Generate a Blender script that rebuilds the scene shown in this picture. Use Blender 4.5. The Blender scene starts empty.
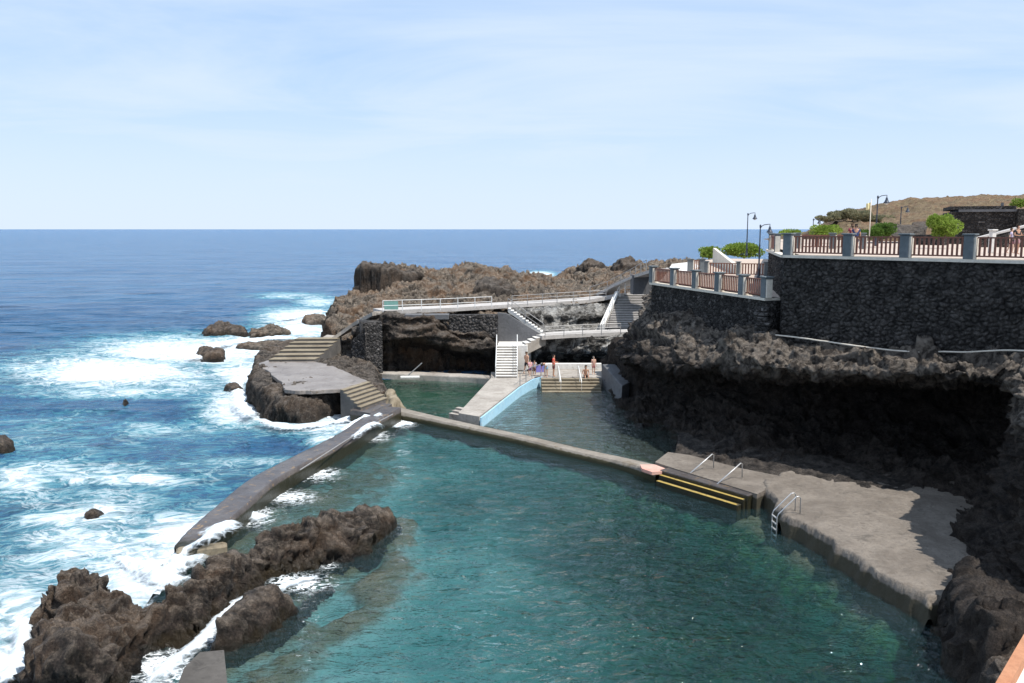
import bpy, math, random
import numpy as np
from mathutils import Vector, Matrix
random.seed(7); np.random.seed(7)
C = bpy.context.scene.collection
H = 13.0; F = 850.0; HOR = 229.0
PITCH = math.atan((341.5 - HOR) / F)
cp, sp = math.cos(PITCH), math.sin(PITCH)
def ray(px, py):
    u = px - 512.0; v = 341.5 - py
    return (u, F * cp + v * sp, -F * sp + v * cp)
def Z(px, py, z=0.0):                     # point of the photo's sight line at height z
    r = ray(px, py); t = (z - H) / r[2]
    return Vector((r[0] * t, r[1] * t, z))
def D(px, py, Y):                         # point of the sight line at depth Y
    r = ray(px, py); t = Y / r[1]
    return Vector((r[0] * t, Y, H + r[2] * t))
def XY(px, Y, z=0.0):
    # x for a pixel column at depth Y and height z
    d = Y * cp - (z - H) * sp
    return Vector(((px - 512) / F * d, Y, z))
def project(P):
    x = P[:, 0]; y = P[:, 1]; z = P[:, 2] - H
    d = np.maximum(y * cp - z * sp, 0.1); v = y * sp + z * cp
    return 512 + F * x / d, 341.5 - F * v / d

# ---------------------------------------------------------------- numpy noise
def _h(ix, iy, iz, s=0):
    n = (ix.astype(np.int64) * 374761393 + iy.astype(np.int64) * 668265263 + iz.astype(np.int64) * 2147483647 + s * 974634777) & 0xffffffff
    n = ((n ^ (n >> 13)) * 1274126177) & 0xffffffff
    n = ((n ^ (n >> 16)) * 2246822519) & 0xffffffff
    return ((n ^ (n >> 15)) & 0xffffff) / float(0xffffff)
def vnoise(P, s=0):
    P = np.asarray(P, float); i = np.floor(P); f = P - i; f = f * f * f * (f * (f * 6 - 15) + 10)
    out = 0
    for a in (0, 1):
        for b in (0, 1):
            for c in (0, 1):
                w = (f[:, 0] if a else 1 - f[:, 0]) * (f[:, 1] if b else 1 - f[:, 1]) * (f[:, 2] if c else 1 - f[:, 2])
                out = out + w * _h(i[:, 0] + a, i[:, 1] + b, i[:, 2] + c, s)
    return out * 2 - 1
def fbm(P, oct=4, s=0, gain=0.5):
    o = 0; a = 1; t = 0
    for k in range(oct):
        o = o + a * vnoise(P * (2.03 ** k) + k * 17.3, s + k); t += a; a *= gain
    return o / t
def ridge(P, oct=4, s=0):
    o = 0; a = 1; t = 0
    for k in range(oct):
        o = o + a * (1 - 2 * np.abs(vnoise(P * (2.1 ** k) + k * 9.1, s + k))); t += a; a *= 0.5
    return o / t
def worley(P, s=0, dims=3):
    P = np.asarray(P, float); i = np.floor(P)
    f1 = np.full(len(P), 9.0); f2 = np.full(len(P), 9.0)
    rz = (-1, 0, 1) if dims == 3 else (0,)
    for a in (-1, 0, 1):
        for b in (-1, 0, 1):
            for c in rz:
                cx, cy, cz = i[:, 0] + a, i[:, 1] + b, i[:, 2] + c
                q = np.stack([cx + _h(cx, cy, cz, s), cy + _h(cx, cy, cz, s + 1), cz + (_h(cx, cy, cz, s + 2) if dims == 3 else 0)], 1)
                e = q - P
                if dims == 2: e[:, 2] = 0
                d = np.sqrt((e ** 2).sum(1))
                n1 = np.minimum(f1, d); f2 = np.where(d < f1, f1, np.minimum(f2, d)); f1 = n1
    return f1, f2
def facets(P, s=0):
    """nearest cell: each cell is a tilted flat block, with a crack round it"""
    i = np.floor(P); f1 = np.full(len(P), 9.0); f2 = np.full(len(P), 9.0); til = np.zeros(len(P))
    for a in (-1, 0, 1):
        for b in (-1, 0, 1):
            for c in (-1, 0, 1):
                cx, cy, cz = i[:, 0] + a, i[:, 1] + b, i[:, 2] + c
                e = P - np.stack([cx + _h(cx, cy, cz, s), cy + _h(cx, cy, cz, s + 1), cz + _h(cx, cy, cz, s + 2)], 1)
                d = np.sqrt((e ** 2).sum(1)); t = _h(cx, cy, cz, s + 5) - .5
                for k in range(3): t = t + 1.6 * e[:, k] * (_h(cx, cy, cz, s + 6 + k) - .5) * 2
                m = d < f1; f2 = np.where(m, f1, np.minimum(f2, d)); f1 = np.where(m, d, f1); til = np.where(m, t, til)
    return til * np.clip((f2 - f1) * 9, 0, 1) - .10 * np.clip(1 - (f2 - f1) * 6, 0, 1)
def rockdisp(P, k=1.0, s=0, fine=1.0, strata=0.0):
    """clinkery lava: broad bulges, tilted blocks, sharp creases"""
    W = P + 0.5 * np.stack([vnoise(P * 1.1, s + 3), vnoise(P * 1.1, s + 4), vnoise(P * 1.1, s + 5)], 1) + .12 * np.stack([vnoise(P * 4, s + 6), vnoise(P * 4, s + 7), vnoise(P * 4, s + 8)], 1)
    a = 0.85 * fbm(P / 3.4, 3, s) + 0.50 * ridge(W / 2.2, 4, s + 20)
    a = a + 0.42 * facets(W / np.array([1.9, 1.9, 1.1]), s + 40)
    a = a + fine * 0.27 * facets(W / np.array([.75, .75, .5]), s + 50)
    a = a + fine * 0.25 * ridge(W / 0.5, 4, s + 60)
    if strata:
        q = P[:, 2] / .95 + 1.1 * fbm(P / np.array([5., 5., 2.5]), 3, s + 90); fr = q - np.floor(q); lay = vnoise(np.stack([np.floor(q) * 3.7, P[:, 0] / 3.5, P[:, 1] / 3.5], 1), s + 95)
        a = a + strata * (np.where(fr > .8, (1 - fr) * 5, fr / .8) - .5 + .9 * lay)
    return a * k * .85

# ---------------------------------------------------------------- objects
def tag(o, label=None, cat=None, group=None, kind=None):
    if label: o['label'] = label
    if cat: o['category'] = cat
    if group: o['group'] = group
    if kind: o['kind'] = kind
    return o
def mesh(name, V, Fa, m=None, parent=None, smooth=False):
    me = bpy.data.meshes.new(name)
    if isinstance(V, np.ndarray) and isinstance(Fa, np.ndarray):
        me.vertices.add(len(V)); me.vertices.foreach_set('co', V.astype(np.float32).ravel())
        n = Fa.shape[1]; me.loops.add(Fa.size); me.loops.foreach_set('vertex_index', Fa.astype(np.int32).ravel())
        me.polygons.add(len(Fa)); me.polygons.foreach_set('loop_start', np.arange(0, Fa.size, n, dtype=np.int32))
        me.update(calc_edges=True)
    else:
        me.from_pydata([tuple(v) for v in V], [], [tuple(f) for f in Fa]); me.update()
    if smooth: me.polygons.foreach_set('use_smooth', [True] * len(me.polygons))
    if m: me.materials.append(m)
    o = bpy.data.objects.new(name, me); C.objects.link(o)
    if parent: o.parent = parent
    return o
def thing(name, label, cat, loc=(0, 0, 0), rz=0, group=None):
    o = bpy.data.objects.new(name, None); C.objects.link(o); o.location = loc; o.rotation_euler = (0, 0, rz)
    o.empty_display_size = 0.2
    return tag(o, label, cat, group)
def copy_tree(o, parent=None):
    c = o.copy(); C.objects.link(c)
    if parent: c.parent = parent
    for ch in list(o.children): copy_tree(ch, c)
    return c
class MB:
    def __init__(s): s.v = []; s.f = []
    def add(s, V, Fa):
        n = len(s.v); s.v += [Vector(v) for v in V]; s.f += [tuple(i + n for i in f) for f in Fa]; return s
    def box(s, c, d, rz=0, taper=1.0, bev=0.0):
        hx, hy, hz = d[0] / 2, d[1] / 2, d[2] / 2
        b = min(bev, hx * .45, hy * .45, hz * .45)
        R = Matrix.Rotation(rz, 3, 'Z'); c = Vector(c)
        if b <= 0:
            V = [R @ Vector((x * hx * (taper if z > 0 else 1), y * hy * (taper if z > 0 else 1), z * hz)) + c for z in (-1, 1) for y in (-1, 1) for x in (-1, 1)]
            return s.add(V, [(0, 2, 3, 1), (4, 5, 7, 6), (0, 1, 5, 4), (2, 6, 7, 3), (0, 4, 6, 2), (1, 3, 7, 5)])
        rings = []
        for z, q in ((-hz, b), (-hz + b, 0), (hz - b, 0), (hz, b)):
            t = taper if z > 0 else 1
            X, Y = (hx - q) * t, (hy - q) * t; bb = b
            rings.append([(X - bb, -Y, z), (X, -Y + bb, z), (X, Y - bb, z), (X - bb, Y, z), (-X + bb, Y, z), (-X, Y - bb, z), (-X, -Y + bb, z), (-X + bb, -Y, z)])
        V = [R @ Vector(p) + c for r in rings for p in r]
        Fa = [tuple(range(7, -1, -1)), tuple(range(24, 32))]
        for r in range(3):
            for i in range(8): Fa.append((r * 8 + i, r * 8 + (i + 1) % 8, r * 8 + 8 + (i + 1) % 8, r * 8 + 8 + i))
        return s.add(V, Fa)
    def tube(s, pts, r, n=6, cap=True):
        pts = [Vector(p) for p in pts]; rr = r if isinstance(r, (list, tuple)) else [r] * len(pts)
        V = []; up = None
        for i, p in enumerate(pts):
            t = (pts[min(i + 1, len(pts) - 1)] - pts[max(i - 1, 0)]).normalized()
            a = t.cross(Vector((0, 0, 1)) if abs(t.z) < .95 else Vector((0, 1, 0))).normalized(); b = t.cross(a)
            V += [p + (a * math.cos(q) + b * math.sin(q)) * rr[i] for q in [2 * math.pi * k / n for k in range(n)]]
        Fa = [(i * n + k, i * n + (k + 1) % n, (i + 1) * n + (k + 1) % n, (i + 1) * n + k) for i in range(len(pts) - 1) for k in range(n)]
        if cap: Fa += [tuple(range(n - 1, -1, -1)), tuple(range((len(pts) - 1) * n, len(pts) * n))]
        return s.add(V, Fa)
    def lathe(s, c, prof, n=14):
        c = Vector(c); V = [c + Vector((r * math.cos(2 * math.pi * k / n), r * math.sin(2 * math.pi * k / n), z)) for r, z in prof for k in range(n)]
        Fa = [(i * n + k, i * n + (k + 1) % n, (i + 1) * n + (k + 1) % n, (i + 1) * n + k) for i in range(len(prof) - 1) for k in range(n)]
        return s.add(V, Fa + [tuple(range(n - 1, -1, -1)), tuple(range((len(prof) - 1) * n, len(prof) * n))])
    def prism(s, poly, z0, z1):
        """poly: xy(z) points; z0 may be a number, z1 a number or None (use the points' own z)"""
        n = len(poly); area = sum(poly[i][0] * poly[(i + 1) % n][1] - poly[(i + 1) % n][0] * poly[i][1] for i in range(n))
        if area < 0: poly = poly[::-1]
        V = [(p[0], p[1], z0) for p in poly] + [(p[0], p[1], p[2] if z1 is None else z1) for p in poly]
        return s.add(V, [tuple(range(n - 1, -1, -1)), tuple(range(n, 2 * n))] + [(i, (i + 1) % n, n + (i + 1) % n, n + i) for i in range(n)])
    def build(s, name, m, parent=None, smooth=False): return mesh(name, s.v, s.f, m, parent, smooth)

# ---------------------------------------------------------------- materials
def new(name):
    m = bpy.data.materials.new(name); m.use_nodes = True; nt = m.node_tree; nt.nodes.clear()
    return m, nt, nt.nodes, nt.links
class N:
    def __init__(s, nt): s.nt = nt
    def n(s, t, ins=None, **kw):
        nd = s.nt.nodes.new('ShaderNode' + t)
        for k, v in kw.items(): setattr(nd, k, v)
        for k, v in (ins or {}).items():
            if isinstance(v, bpy.types.NodeSocket): s.nt.links.new(v, nd.inputs[k])
            else: nd.inputs[k].default_value = v
        return nd
    def noise(s, vec, scale, detail=5, rough=.55, dist=0.0): return s.n('TexNoise', {'Vector': vec, 'Scale': scale, 'Detail': detail, 'Roughness': rough, 'Distortion': dist}).outputs['Fac']
    def ramp(s, fac, stops):
        nd = s.n('ValToRGB', {'Fac': fac}); cr = nd.color_ramp
        while len(cr.elements) < len(stops): cr.elements.new(.5)
        for e, (p, c) in zip(cr.elements, stops): e.position = p; e.color = (c, c, c, 1) if isinstance(c, (int, float)) else tuple(c) + (1,)
        return nd.outputs['Color']
    def mix(s, f, a, b, mode='MIX'):
        nd = s.n('Mix', data_type='RGBA', blend_type=mode)
        for i, v in ((0, f), (6, a), (7, b)):
            if isinstance(v, bpy.types.NodeSocket): s.nt.links.new(v, nd.inputs[i])
            else: nd.inputs[i].default_value = v if i == 0 else (tuple(v) + (1,))[:4]
        return nd.outputs[2]
    def math(s, op, a, b=0.0, c=0.0, clamp=False):
        nd = s.n('Math', operation=op, use_clamp=clamp)
        for i, v in ((0, a), (1, b), (2, c)):
            if isinstance(v, bpy.types.NodeSocket): s.nt.links.new(v, nd.inputs[i])
            else: nd.inputs[i].default_value = v
        return nd.outputs[0]
    def rng(s, v, a, b, c=0.0, d=1.0, smooth=True):
        nd = s.n('MapRange', {'Value': v, 'From Min': a, 'From Max': b, 'To Min': c, 'To Max': d})
        if smooth: nd.interpolation_type = 'SMOOTHSTEP'
        return nd.outputs[0]
    def pos(s): return s.n('NewGeometry').outputs['Position']
    def scaled(s, vec, sc): return s.n('Mapping', {'Vector': vec, 'Scale': sc}).outputs[0]
    def sep(s, vec): return s.n('SeparateXYZ', {'Vector': vec}).outputs
    def bump(s, h, strength=.5, dist=.1, normal=None):
        ins = {'Height': h, 'Strength': strength, 'Distance': dist}
        if normal: ins['Normal'] = normal
        return s.n('Bump', ins).outputs[0]
    def out(s, surf, vol=None):
        o = s.n('OutputMaterial'); s.nt.links.new(surf, o.inputs['Surface'])
        if vol: s.nt.links.new(vol, o.inputs['Volume'])
    def bsdf(s, col, rough=.8, normal=None, spec=.3, **kw):
        ins = {'Base Color': col if isinstance(col, bpy.types.NodeSocket) else (tuple(col) + (1,))[:4], 'Roughness': rough, 'Specular IOR Level': spec}
        if normal: ins['Normal'] = normal
        ins.update(kw); return s.n('BsdfPrincipled', ins).outputs[0]

def rock_mat(name, dark, mid, light, dust=.35, lit_crust=None, rg=.9, brown=None, brown_amt=.5, wet_z=None, bump=.35, lightamt=.6, pale=None):
    m, nt, _, _ = new(name); g = N(nt); p = g.pos()
    n1 = g.noise(p, .35, 6, .6); n2 = g.noise(p, 1.9, 8, .65, .4); n3 = g.noise(p, 9, 6, .7)
    col = g.mix(g.rng(n2, .36, .64), dark, mid)
    if brown: col = g.mix(g.math('MULTIPLY', g.rng(n1, .45, .6), brown_amt), col, brown)
    geo = g.n('NewGeometry')
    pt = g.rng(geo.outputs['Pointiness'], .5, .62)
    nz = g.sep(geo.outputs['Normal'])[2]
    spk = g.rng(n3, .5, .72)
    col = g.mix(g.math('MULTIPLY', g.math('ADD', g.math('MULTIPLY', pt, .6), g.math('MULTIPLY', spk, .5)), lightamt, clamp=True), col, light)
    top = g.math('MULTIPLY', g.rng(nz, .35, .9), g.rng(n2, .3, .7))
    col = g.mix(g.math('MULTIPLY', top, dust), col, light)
    if pale:
        n4 = g.noise(g.scaled(p, (1, 1, .6)), .8, 5, .6, .5)
        col = g.mix(g.math('MULTIPLY', g.rng(n4, .50, .58), .75), col, pale)
    n5 = g.noise(p, 22, 4, .75); col = g.mix(.65, col, g.mix(g.rng(n5, .35, .65), (.35, .35, .35), (1.5, 1.5, 1.5)), 'MULTIPLY')
    if lit_crust:  # weathered pale rock up high; shade of the cave below painted into the colour
        zc = g.sep(p)[2]; cw = g.rng(g.math('ADD', zc, g.math('MULTIPLY', n1, 1.6)), lit_crust, lit_crust + 1.8)
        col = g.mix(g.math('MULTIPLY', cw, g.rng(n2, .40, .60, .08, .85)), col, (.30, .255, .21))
    rough = rg
    if wet_z is not None:
        z = g.sep(p)[2]
        w = g.rng(g.math('ADD', z, g.math('MULTIPLY', n2, .9)), wet_z + .15, wet_z + .75)
        algae = g.mix(g.rng(n1, .4, .6), (.045, .034, .02), (.022, .02, .018))
        col = g.mix(w, algae, col); rough = g.rng(w, 0, 1, .3, rg)
    vb = g.n('TexVoronoi', {'Vector': p, 'Scale': 5.0}, feature='F1').outputs['Distance']
    h = g.math('ADD', g.math('MULTIPLY', g.noise(p, 4, 10, .78, .5), 1.2), g.math('MULTIPLY', vb, .35))
    cr = g.noise(p, 2.2, 6, .65, 1.5); h = g.math('SUBTRACT', h, g.rng(g.math('ABSOLUTE', g.math('SUBTRACT', cr, .5)), 0, .03, .55, 0))
    g.out(g.bsdf(col, rough, g.bump(h, .9, bump))); return m
def stone_mat(name, dark, light, scale=2.6):
    m, nt, _, _ = new(name); g = N(nt); p = g.pos()
    v = g.n('TexVoronoi', {'Vector': g.scaled(p, (1, 1, 1.35)), 'Scale': scale}); idc = g.sep(v.outputs['Color'])[0]
    e = g.n('TexVoronoi', {'Vector': g.scaled(p, (1, 1, 1.35)), 'Scale': scale}, feature='DISTANCE_TO_EDGE').outputs['Distance']
    col = g.mix(g.rng(idc, .1, 1), dark, light)
    col = g.mix(g.rng(idc, .95, 1.0, 0, .5), col, tuple(min(1, c * 3.2) for c in light))
    col = g.mix(g.math('MULTIPLY', g.noise(p, 8, 5, .7), .5), col, dark)
    n1 = g.noise(p, .5, 5, .6); col = g.mix(g.math('MULTIPLY', g.rng(n1, .5, .7), .4), col, light)
    col = g.mix(g.rng(e, .0, .07, 1, 0), col, tuple(c * .35 for c in dark))
    h = g.math('ADD', g.rng(e, 0, .22), g.math('MULTIPLY', g.noise(p, 14, 5, .7), .35))
    g.out(g.bsdf(col, .9, g.bump(h, .8, .12))); return m
def conc_mat(name, a, b, scale=1.0, rough=.85, stain=None, bump=.02, wet_z=None, wetcol=(.05, .045, .03), blot=None, pits=.0):
    m, nt, _, _ = new(name); g = N(nt); p = g.pos()
    n1 = g.noise(p, .5 * scale, 6, .65, .5); n2 = g.noise(p, 5 * scale, 8, .7); n3 = g.noise(p, 30 * scale, 3, .6)
    col = g.mix(g.rng(n1, .35, .65), a, b)
    col = g.mix(g.math('MULTIPLY', g.rng(n2, .4, .7), .45), col, tuple(c * .6 for c in a))
    if stain: col = g.mix(g.rng(g.noise(p, .9 * scale, 5, .7, .8), .56, .66, 0, .8), col, stain)
    if blot: col = g.mix(g.rng(g.noise(p, 2.4, 4, .6, 1.0), .6, .66, 0, .85), col, blot)
    if pits: col = g.mix(g.math('MULTIPLY', g.rng(n3, .55, .7), pits), col, tuple(c * .3 for c in a))
    if wet_z is not None:
        z = g.sep(p)[2]; w = g.rng(g.math('ADD', z, g.math('MULTIPLY', g.math('SUBTRACT', n2, .5), .25)), wet_z - .04, wet_z + .05)
        col = g.mix(w, wetcol, col)
    h = g.math('ADD', g.math('MULTIPLY', n2, 1), g.math('MULTIPLY', n3, .4))
    g.out(g.bsdf(col, rough, g.bump(h, .7, bump))); return m
def paint(name, col, rough=.6, var=.25, metal=0.0, scale=6):
    m, nt, _, _ = new(name); g = N(nt); p = g.n('TexCoord').outputs['Object']
    n = g.noise(p, scale, 6, .65); c = g.mix(g.math('MULTIPLY', g.rng(n, .35, .7), var), col, tuple(x * .45 for x in col))
    g.out(g.bsdf(c, rough, g.bump(n, .3, .01), .4, Metallic=metal)); return m
def leaf_mat(name, a, b, c=None):
    m, nt, _, _ = new(name); g = N(nt); p = g.pos()
    n = g.noise(p, 2.2, 3, .6); col = g.mix(g.rng(n, .35, .65), a, b)
    r = g.n('NewGeometry').outputs['Random Per Island']; col = g.mix(g.rng(r, .5, 1, 0, .6), col, c or b)
    d = g.n('BsdfDiffuse', {'Color': col}).outputs[0]; t = g.n('BsdfTranslucent', {'Color': col}).outputs[0]
    g.out(g.n('MixShader', {0: .3, 1: d, 2: t}).outputs[0]); return m

M = {}
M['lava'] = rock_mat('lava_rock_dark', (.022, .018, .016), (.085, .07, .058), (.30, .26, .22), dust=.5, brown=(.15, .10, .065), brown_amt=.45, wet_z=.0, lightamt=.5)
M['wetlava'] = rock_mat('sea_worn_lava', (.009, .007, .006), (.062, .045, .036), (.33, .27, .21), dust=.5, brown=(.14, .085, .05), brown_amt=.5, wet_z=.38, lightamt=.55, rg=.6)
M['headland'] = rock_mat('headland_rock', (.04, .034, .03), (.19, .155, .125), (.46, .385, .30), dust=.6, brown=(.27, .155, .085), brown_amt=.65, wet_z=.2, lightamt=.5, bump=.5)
M['cliff'] = rock_mat('cliff_rock', (.016, .013, .012), (.08, .064, .053), (.15, .125, .105), dust=.22, brown=(.05, .034, .024), brown_amt=.4, wet_z=.2, lightamt=.06, lit_crust=5.3, bump=.4)  # near-black to deepen the cave's shade, paler on the sunlit shelf
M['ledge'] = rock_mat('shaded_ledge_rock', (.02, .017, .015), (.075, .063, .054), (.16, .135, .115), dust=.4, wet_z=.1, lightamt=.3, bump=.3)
M['palerock'] = rock_mat('whitewashed_rock', (.03, .028, .026), (.13, .12, .11), (.5, .48, .44), dust=.9, lightamt=.6, pale=(.62, .60, .56), bump=.4)
M['soil'] = rock_mat('dry_hill_soil', (.12, .08, .05), (.21, .145, .09), (.27, .25, .13), dust=.3, brown=(.24, .12, .07), brown_amt=.5, lightamt=.2, bump=.15)
M['stone'] = stone_mat('lava_masonry', (.022, .02, .019), (.095, .086, .08), 3.6)
M['stonegeo'] = rock_mat('rounded_lava_stones', (.02, .018, .017), (.085, .076, .07), (.22, .20, .18), dust=.35, lightamt=.4, bump=.12)
M['stone2'] = stone_mat('lava_masonry_pale', (.04, .037, .035), (.13, .12, .115), 3.8)
M['wetconc2'] = conc_mat('dividing_wall_concrete', (.20, .175, .145), (.29, .26, .22), stain=(.16, .13, .09), bump=.03, wet_z=.28, wetcol=(.045, .04, .02))
M['conc'] = conc_mat('weathered_concrete', (.30, .27, .235), (.42, .385, .34), stain=(.20, .17, .14), bump=.03, pits=.3)
M['deck'] = conc_mat('rough_concrete_deck', (.15, .127, .105), (.225, .195, .163), stain=(.10, .088, .075), bump=.08, wet_z=.52, pits=.6, blot=(.13, .11, .09))
M['wetconc'] = conc_mat('wet_concrete', (.075, .065, .062), (.12, .107, .10), stain=(.045, .038, .035), rough=.3, bump=.04, wet_z=.62, wetcol=(.026, .024, .014), blot=(.26, .17, .08))
M['slabdark'] = conc_mat('dark_slab_concrete', (.075, .068, .06), (.11, .10, .09), stain=(.05, .045, .04), bump=.03)
M['platform'] = conc_mat('platform_concrete', (.20, .172, .15), (.28, .247, .22), stain=(.12, .10, .085), rough=.4, blot=(.16, .125, .09), bump=.02)
M['ochre'] = conc_mat('ochre_step_concrete', (.20, .165, .115), (.29, .245, .175), stain=(.11, .08, .05), bump=.03)
M['yellow'] = conc_mat('worn_yellow_edge', (.34, .24, .06), (.42, .31, .10), scale=3, stain=(.16, .11, .05), bump=.01, blot=(.10, .07, .04))
M['pink'] = conc_mat('pinkish_paint', (.62, .30, .24), (.60, .38, .31), stain=(.45, .32, .27))
M['white'] = conc_mat('white_render', (.66, .64, .60), (.74, .72, .68), stain=(.48, .46, .42), bump=.01)
M['walk'] = conc_mat('walkway_concrete', (.42, .395, .37), (.50, .475, .45), stain=(.33, .31, .29), bump=.02)
M['greywall'] = conc_mat('grey_render', (.11, .11, .115), (.15, .15, .155), stain=(.08, .08, .08), bump=.02)
M['blue'] = conc_mat('pale_blue_pool_paint', (.33, .58, .74), (.40, .64, .78), stain=(.46, .62, .70), bump=.01, rough=.6, wet_z=.0, wetcol=(.14, .26, .30))
M['riser'] = conc_mat('dark_riser', (.10, .095, .09), (.15, .14, .13))
M['paving'] = conc_mat('pinkish_paving', (.46, .37, .30), (.52, .43, .36), stain=(.38, .31, .26))
M['pillar'] = conc_mat('grey_pillar_render', (.12, .14, .15), (.16, .18, .19), stain=(.095, .11, .115), bump=.01)
M['cream'] = conc_mat('cream_trim', (.62, .56, .47), (.68, .62, .53), bump=.01)
M['wood'] = paint('brown_stained_slats', (.21, .085, .055), .6, .4)
M['steel'] = paint('galvanised_tube', (.52, .52, .52), .4, .2, .5)
M['railwhite'] = paint('white_painted_tube', (.72, .72, .70), .45, .15)
M['railgrey'] = paint('dull_grey_tube', (.34, .33, .32), .5, .3, .3)
M['lampmetal'] = paint('blue_black_lamp_metal', (.035, .045, .065), .45, .2)
M['glassy'] = paint('lamp_glass', (.6, .6, .58), .2, .1)
M['terracotta'] = conc_mat('terracotta_coping', (.42, .19, .10), (.50, .25, .14), scale=4, bump=.01)
M['bush'] = leaf_mat('bright_green_leaves', (.13, .20, .03), (.26, .36, .07), (.38, .46, .12))
M['darkbush'] = leaf_mat('mid_green_leaves', (.04, .08, .02), (.12, .20, .045), (.16, .25, .06))
M['dry'] = leaf_mat('grey_green_dry_leaves', (.20, .20, .12), (.32, .31, .19), (.38, .31, .20))
M['stem'] = paint('woody_stem', (.12, .08, .05), .9, .4)
M['flag'] = paint('pale_yellow_cloth', (.75, .66, .36), .8, .05)
M['net'] = paint('faded_green_mesh', (.22, .42, .36), .7, .3)
# ---------------------------------------------------------------- terrain tools
def inside(P, poly):
    x, y = P[:, 0], P[:, 1]; r = np.zeros(len(P), bool); n = len(poly)
    for i in range(n):
        x1, y1 = poly[i][0], poly[i][1]; x2, y2 = poly[(i + 1) % n][0], poly[(i + 1) % n][1]
        c = ((y1 > y) != (y2 > y)) & (x < (x2 - x1) * (y - y1) / ((y2 - y1) if y2 != y1 else 1e-9) + x1); r ^= c
    return r
def polydist(P, poly):
    d = np.full(len(P), 1e9); n = len(poly)
    for i in range(n):
        a = np.array(poly[i][:2]); b = np.array(poly[(i + 1) % n][:2]); ab = b - a
        t = np.clip(((P[:, :2] - a) @ ab) / max(ab @ ab, 1e-9), 0, 1)
        d = np.minimum(d, np.sqrt((((a + t[:, None] * ab) - P[:, :2]) ** 2).sum(1)))
    return np.where(inside(P, poly), d, -d)
def idw(P, pts, pw=3.0):
    num = 0; den = 0
    for q in pts:
        w = 1.0 / (((P[:, 0] - q[0]) ** 2 + (P[:, 1] - q[1]) ** 2) ** (pw / 2) + 1e-3); num = num + w * q[2]; den = den + w
    return num / den
def grid_faces(nx, ny):
    i = np.arange(ny - 1)[:, None] * nx + np.arange(nx - 1)[None, :]
    return np.stack([i, i + 1, i + nx + 1, i + nx], -1).reshape(-1, 4)
def compact(V, Fa):
    u = np.unique(Fa); mp = np.full(len(V), -1); mp[u] = np.arange(len(u)); return V[u], mp[Fa], u
def normals(V, Fa):
    a, b, c, d = (V[Fa[:, k]] for k in range(4)); fn = np.cross(c - a, d - b); vn = np.zeros_like(V)
    for k in range(4):
        for j in range(3): vn[:, j] += np.bincount(Fa[:, k], fn[:, j], len(V))
    return vn / np.maximum(np.linalg.norm(vn, axis=1), 1e-9)[:, None]
def island(name, outline, pts, res, edge=1.2, base=-1.4, amp=1.0, seed=0, m=None, pw=3.0, parent=None, fine=1.0, margin=.6):
    xs = [p[0] for p in outline]; ys = [p[1] for p in outline]
    gx = np.arange(min(xs) - 1.5, max(xs) + 1.5, res); gy = np.arange(min(ys) - 1.5, max(ys) + 1.5, res)
    X, Y = np.meshgrid(gx, gy); V = np.stack([X.ravel(), Y.ravel(), np.zeros(X.size)], 1)
    wob = np.stack([fbm(V / 2.2, 3, seed + 70), fbm(V / 2.2, 3, seed + 75)], 1) * .7 * amp
    d = polydist(V[:, :2] + wob, [tuple(p[:2]) for p in outline])
    e = np.clip(d / edge, 0, 1); e = e * (2 - e)
    V[:, 2] = base + (idw(V, pts, pw) - base) * e ** .75
    Fa = grid_faces(len(gx), len(gy)); keep = (d[Fa] > -margin).any(1)
    V, Fa, u = compact(V, Fa[keep]); n = normals(V, Fa)
    V = V + n * rockdisp(V, amp, seed, fine)[:, None]
    return mesh(name, V, Fa, m, parent, False)
def catmull(P, n):
    """P: (k, ..., 3) control rows -> n rows"""
    k = len(P); t = np.linspace(0, k - 1, n); i = np.clip(np.floor(t).astype(int), 0, k - 2); f = (t - i).reshape((-1,) + (1,) * (P.ndim - 1))
    p0 = P[np.clip(i - 1, 0, k - 1)]; p1 = P[i]; p2 = P[i + 1]; p3 = P[np.clip(i + 2, 0, k - 1)]
    return .5 * ((2 * p1) + (p2 - p0) * f + (2 * p0 - 5 * p1 + 4 * p2 - p3) * f ** 2 + (3 * p1 - p0 - 3 * p2 + p3) * f ** 3)
def loft(name, stations, nu, nv, amp=1.0, seed=0, m=None, fine=1.0, parent=None, flip=False, strata=0):
    P = np.array([[tuple(D(*q)) for q in s] for s in stations]) if not isinstance(stations, np.ndarray) else stations
    G = catmull(P, nu); G = np.swapaxes(catmull(np.swapaxes(G, 0, 1), nv), 0, 1)      # nu x nv x 3
    V = G.reshape(-1, 3); Fa = grid_faces(nv, nu)
    if flip: Fa = Fa[:, ::-1]
    n = normals(V, Fa); V = V + n * rockdisp(V, amp, seed, fine, strata)[:, None]
    return mesh(name, V, Fa, m, parent, False)
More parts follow.
